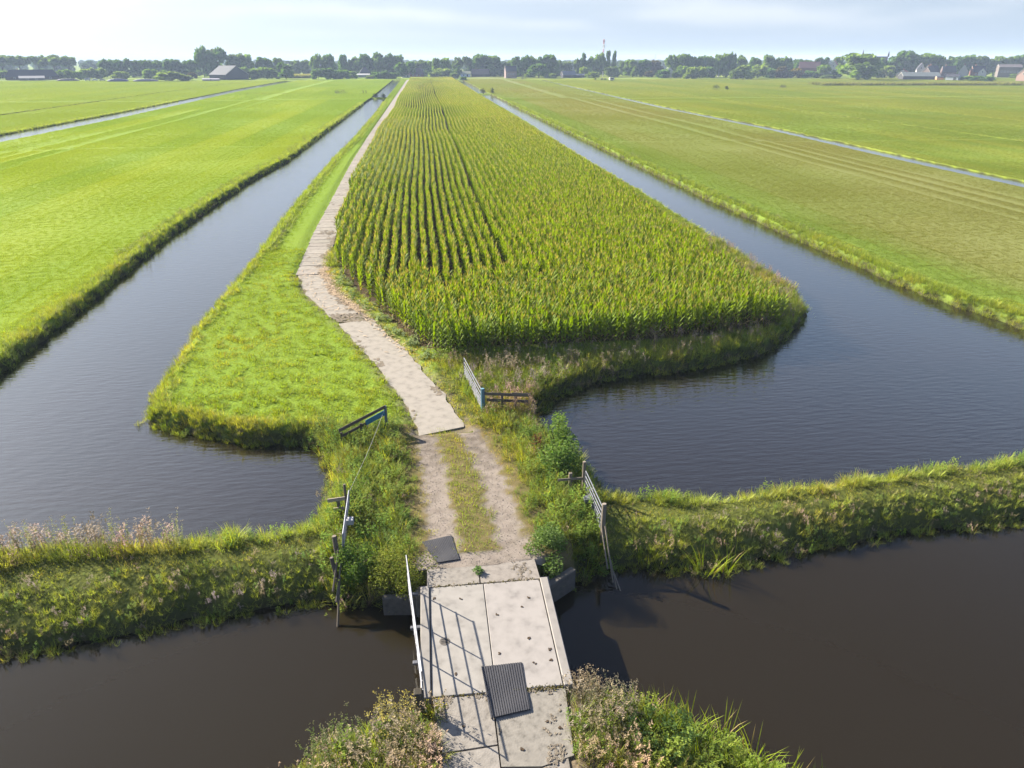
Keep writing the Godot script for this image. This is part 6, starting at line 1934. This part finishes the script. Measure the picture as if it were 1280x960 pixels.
		for u in 5: ty.tube([Vector3((u - 2) * q[2] * 0.17, q[3], 0.3), Vector3((u - 2) * q[2] * 0.17, q[3] + 0.2, 0.3)], [0.38, 0.38], 10, dk)
		part(tp, "tyres", ty.mesh(), M.rubber)
	# far crop band on the right and crop block on the left
	for q: Array in [[255.0, 620.0, -470.0, -488.0, 1.9, "pale tall reed crop band before the village at right", 2600], [-119.0, -98.0, -700.0, -722.0, 3.2, "dark standing crop block left of the hedge", 500]]:
		var xf := []
		var cl := []
		rng.seed = 71
		for k in int(q[6]):
			var x: float = rng.randf_range(q[0], q[1])
			var z: float = rng.randf_range(q[2], q[3]) - (x - float(q[0])) * (-0.1 if float(q[0]) > 0.0 else 0.0)
			xf.append(upright(Vector3(x, 0.6, z), rng.randf() * TAU, 3.2, q[4]))
			var g := rng.randf_range(0.7, 1.2)
			cl.append(Color(1.0 * g, 1.0 * g, 1.3 * g))
		var rb := tuft(72, 40, 1.0, 0.03, 0.3, 0.5, Color(0.24, 0.27, 0.07), Color(0.245, 0.275, 0.07), Color(0.26, 0.22, 0.1), 0.3)
		var o := scatter(self, "standing_crop", rb, M.grass, xf, cl)
		tag(o, q[5], "crop")
	# low shrubs on the far dams and ditch corners
	var sh := [[29.0, -373.0, 3.6, 2.2, "dark low shrub on the small dam across the right canal"], [33.5, -373.5, 2.6, 2.6, "taller dark shrub at the right end of the right canal dam"], [-21.0, -342.0, 3.0, 1.6, "dark low shrub on the small dam across the left canal"], [-17.5, -341.0, 2.4, 1.4, "dark tuft shrub at the right end of the left canal dam"], [-40.0, -380.0, 7.0, 1.5, "brown heap of brush on the meadow left of the left canal"], [160.0, -407.0, 5.0, 2.2, "dark shrub left of a pair along the right ditch"], [168.0, -412.0, 3.0, 1.6, "small shrub right of the pair along the right ditch"], [213.0, -437.0, 5.0, 1.0, "flat dark brush pile on the right meadow"], [26.5, -618.0, 7.0, 2.4, "dark shrub closing the far end of the right canal"], [-20.0, -622.0, 9.0, 1.6, "dark shrub closing the far end of the left canal"], [83.0, -640.0, 6.0, 1.6, "brown low brush on the meadow before the pinkish house"]]
	i = 0
	for q: Array in sh:
		shrub("meadow_shrub", q[4], "shrub", Vector3(q[0], 0.5, q[1]), Vector3(q[2] * 0.5, q[3], q[2] * 0.35), 260, 0.5, Color(0.04, 0.06, 0.022) if i != 4 and i != 7 else Color(0.09, 0.07, 0.04), Color(0.06, 0.08, 0.03), 0.3, 300 + i, M.crown)
		i += 1
	# fence posts on the far left cross ditch
	for q in [[-29.0, -379.0], [-27.6, -378.5]]:
		post("field_post", "dark timber post beside the brush heap on the far left meadow", Vector3(q[0], 0.3, q[1]), Vector3(q[0], 2.2, q[1]), 0.16, OLDWOOD * 0.5, "posts beside the brush heap")

func car(at: Vector3, turn: float, k: Color, label: String, van: bool) -> void:
	var o := thing("parked_van" if van else "parked_car", label, "van" if van else "car", at, turn)
	var h := 1.9 if van else 1.35
	var b := MB.new()
	b.box(Vector3(0, 0.62, 0), Vector3(4.4, 0.62, 1.75), k, Basis.IDENTITY, 0.12)
	b.box(Vector3(-0.3 if van else -0.2, (0.9 + h) * 0.5, 0), Vector3(3.6 if van else 2.4, h - 0.88, 1.6), k, Basis.IDENTITY, 0.2)
	part(o, "body", b.mesh(), M.paint)
	part(o, "window", bx(Vector3(2.0, 0.34, 1.64), Color(0.03, 0.035, 0.04), 0.05, Vector3(-0.2, h - 0.35, 0)), M.glass)
	for sx in [-1.35, 1.35]:
		for sz in [-0.85, 0.85]:
			part(o, "wheel", rod(Vector3(sx, 0.32, sz - 0.1), Vector3(sx, 0.32, sz + 0.1), 0.32, Color(0.03, 0.03, 0.03), 12), M.rubber)

# a grazing cow: one body surface of rings along the spine, with head and jointed legs
func cow(at: Vector3, turn: float, label: String, n: int) -> void:
	var o := thing("cow", label, "cow", at, turn, "dark cows by the white trailer")
	var b := MB.new()
	var k := Color(0.03, 0.027, 0.025)
	b.tube([Vector3(-0.95, 1.15, 0), Vector3(-0.85, 1.12, 0), Vector3(-0.4, 1.02, 0), Vector3(0.2, 0.98, 0), Vector3(0.65, 1.05, 0), Vector3(0.9, 1.12, 0), Vector3(1.2, 1.0, 0), Vector3(1.45, 0.65, 0), Vector3(1.62, 0.35, 0), Vector3(1.78, 0.18, 0)], [0.1, 0.3, 0.38, 0.42, 0.4, 0.3, 0.2, 0.16, 0.14, 0.09], 10, k)
	for s in [-0.2, 0.2]:
		b.tube([Vector3(0.7, 1.0, s), Vector3(0.72, 0.5, s), Vector3(0.7, 0.04, s)], [0.17, 0.09, 0.06], 7, k)
		b.tube([Vector3(-0.72, 1.05, s), Vector3(-0.6, 0.72, s), Vector3(-0.8, 0.45, s), Vector3(-0.76, 0.04, s)], [0.22, 0.14, 0.075, 0.06], 7, k)
		b.blade(Vector3(1.5, 0.62, s * 0.5), PI * 0.5 * signf(s), 0.2, 0.1, 1.4, 1.8, 2, k, k, true)
	b.tube([Vector3(-0.95, 1.2, 0), Vector3(-1.08, 0.9, 0), Vector3(-1.05, 0.5, 0)], [0.04, 0.025, 0.04], 5, k)
	part(o, "body", b.mesh(), M.wall)

func build_things() -> void:
	build_track()
	build_bridge()
	build_gates()
	build_plants()
	build_village()
	build_trees()

func _ready() -> void:
	# ---------------- camera
	var cam := Camera3D.new()
	cam.name = "camera"
	add_child(cam)
	cam.position = Vector3(0, 16.2, 0)
	cam.rotation_degrees = Vector3(-24.624, -6.599, 0)
	cam.fov = 56.786
	cam.near = 0.2
	cam.far = 9000.0
	cam.current = true
	# ---------------- sky, sun, air, exposure
	var env := Environment.new()
	env.background_mode = Environment.BG_SKY
	env.sky = Sky.new()
	var pan := PanoramaSkyMaterial.new()
	pan.panorama = make_sky()
	env.sky.sky_material = pan
	env.tonemap_mode = Environment.TONE_MAPPER_LINEAR
	env.tonemap_exposure = 3.9
	env.fog_enabled = true
	env.fog_density = 0.00023
	env.fog_light_color = Color(0.80, 0.88, 1.0)
	env.sdfgi_enabled = true
	env.ssao_enabled = true
	env.ssil_enabled = true
	var we := WorldEnvironment.new()
	we.name = "environment"
	we.environment = env
	add_child(we)
	var sun := DirectionalLight3D.new()
	sun.name = "sun"
	add_child(sun)
	sun.look_at_from_position(Vector3.ZERO, -SUN)
	sun.light_energy = 1.6
	sun.light_color = Color(1.0, 0.96, 0.89)
	sun.light_angular_distance = 0.53
	sun.shadow_enabled = true
	# ---------------- noises and materials
	wob.seed = 5
	wob.frequency = 0.35
	wob.fractal_octaves = 3
	big.seed = 9
	big.frequency = 0.01
	big.fractal_octaves = 3
	make_materials()
	# ---------------- land and water, then what grows and stands there
	make_polys()
	build_ground()
	build_meadows()
	build_maize()
	build_growth()
	build_things()

const SUN := Vector3(-0.673, 0.438, -0.596)   # towards the sun

func make_sky() -> ImageTexture:
	var w := 1024
	var h := 512
	var im := Image.create(w, h, false, Image.FORMAT_RGBF)
	var cn := FastNoiseLite.new()
	cn.seed = 3
	cn.frequency = 1.0
	cn.fractal_octaves = 5
	var s := SUN.normalized()
	for j in h:
		var el := (0.5 - (j + 0.5) / h) * PI
		var up := maxf(sin(el), 0.0)
		# pale at the horizon, clear blue above it, deeper overhead
		var base := Color(0.50, 0.62, 0.76).lerp(Color(0.42, 0.66, 1.04), smoothstep(0.06, 0.18, up)).lerp(Color(0.06, 0.16, 0.44), smoothstep(0.2, 0.65, up))
		for i in w:
			var az := ((i + 0.5) / w - 0.5) * TAU
			var d := Vector3(-sin(az) * cos(el), sin(el), cos(az) * cos(el))
			var c := base
			if el > -0.01:
				var a := acos(clampf(d.dot(s), -1, 1))
				var glow := 2.7 * exp(-a / 0.31) + 0.3 * exp(-a / 0.8)
				c += Color(0.98, 0.97, 0.95) * glow
				# thin high cloud on a flat layer, stretched sideways
				var k := 1.0 / (up + 0.07)
				var n := cn.get_noise_3d(d.x * k * 0.30, 1.7, d.z * k * 0.55)
				var cl := smoothstep(-0.25, 0.42, n) * 0.6 * smoothstep(0.01, 0.06, up) * (1.0 - 0.8 * smoothstep(0.14, 0.4, up))
				c = c.lerp(Color(0.94, 0.99, 1.04) + Color(0.75, 0.74, 0.72) * glow, cl)
			im.set_pixel(i, j, c * (1.0 / 3.9))
	return ImageTexture.create_from_image(im)
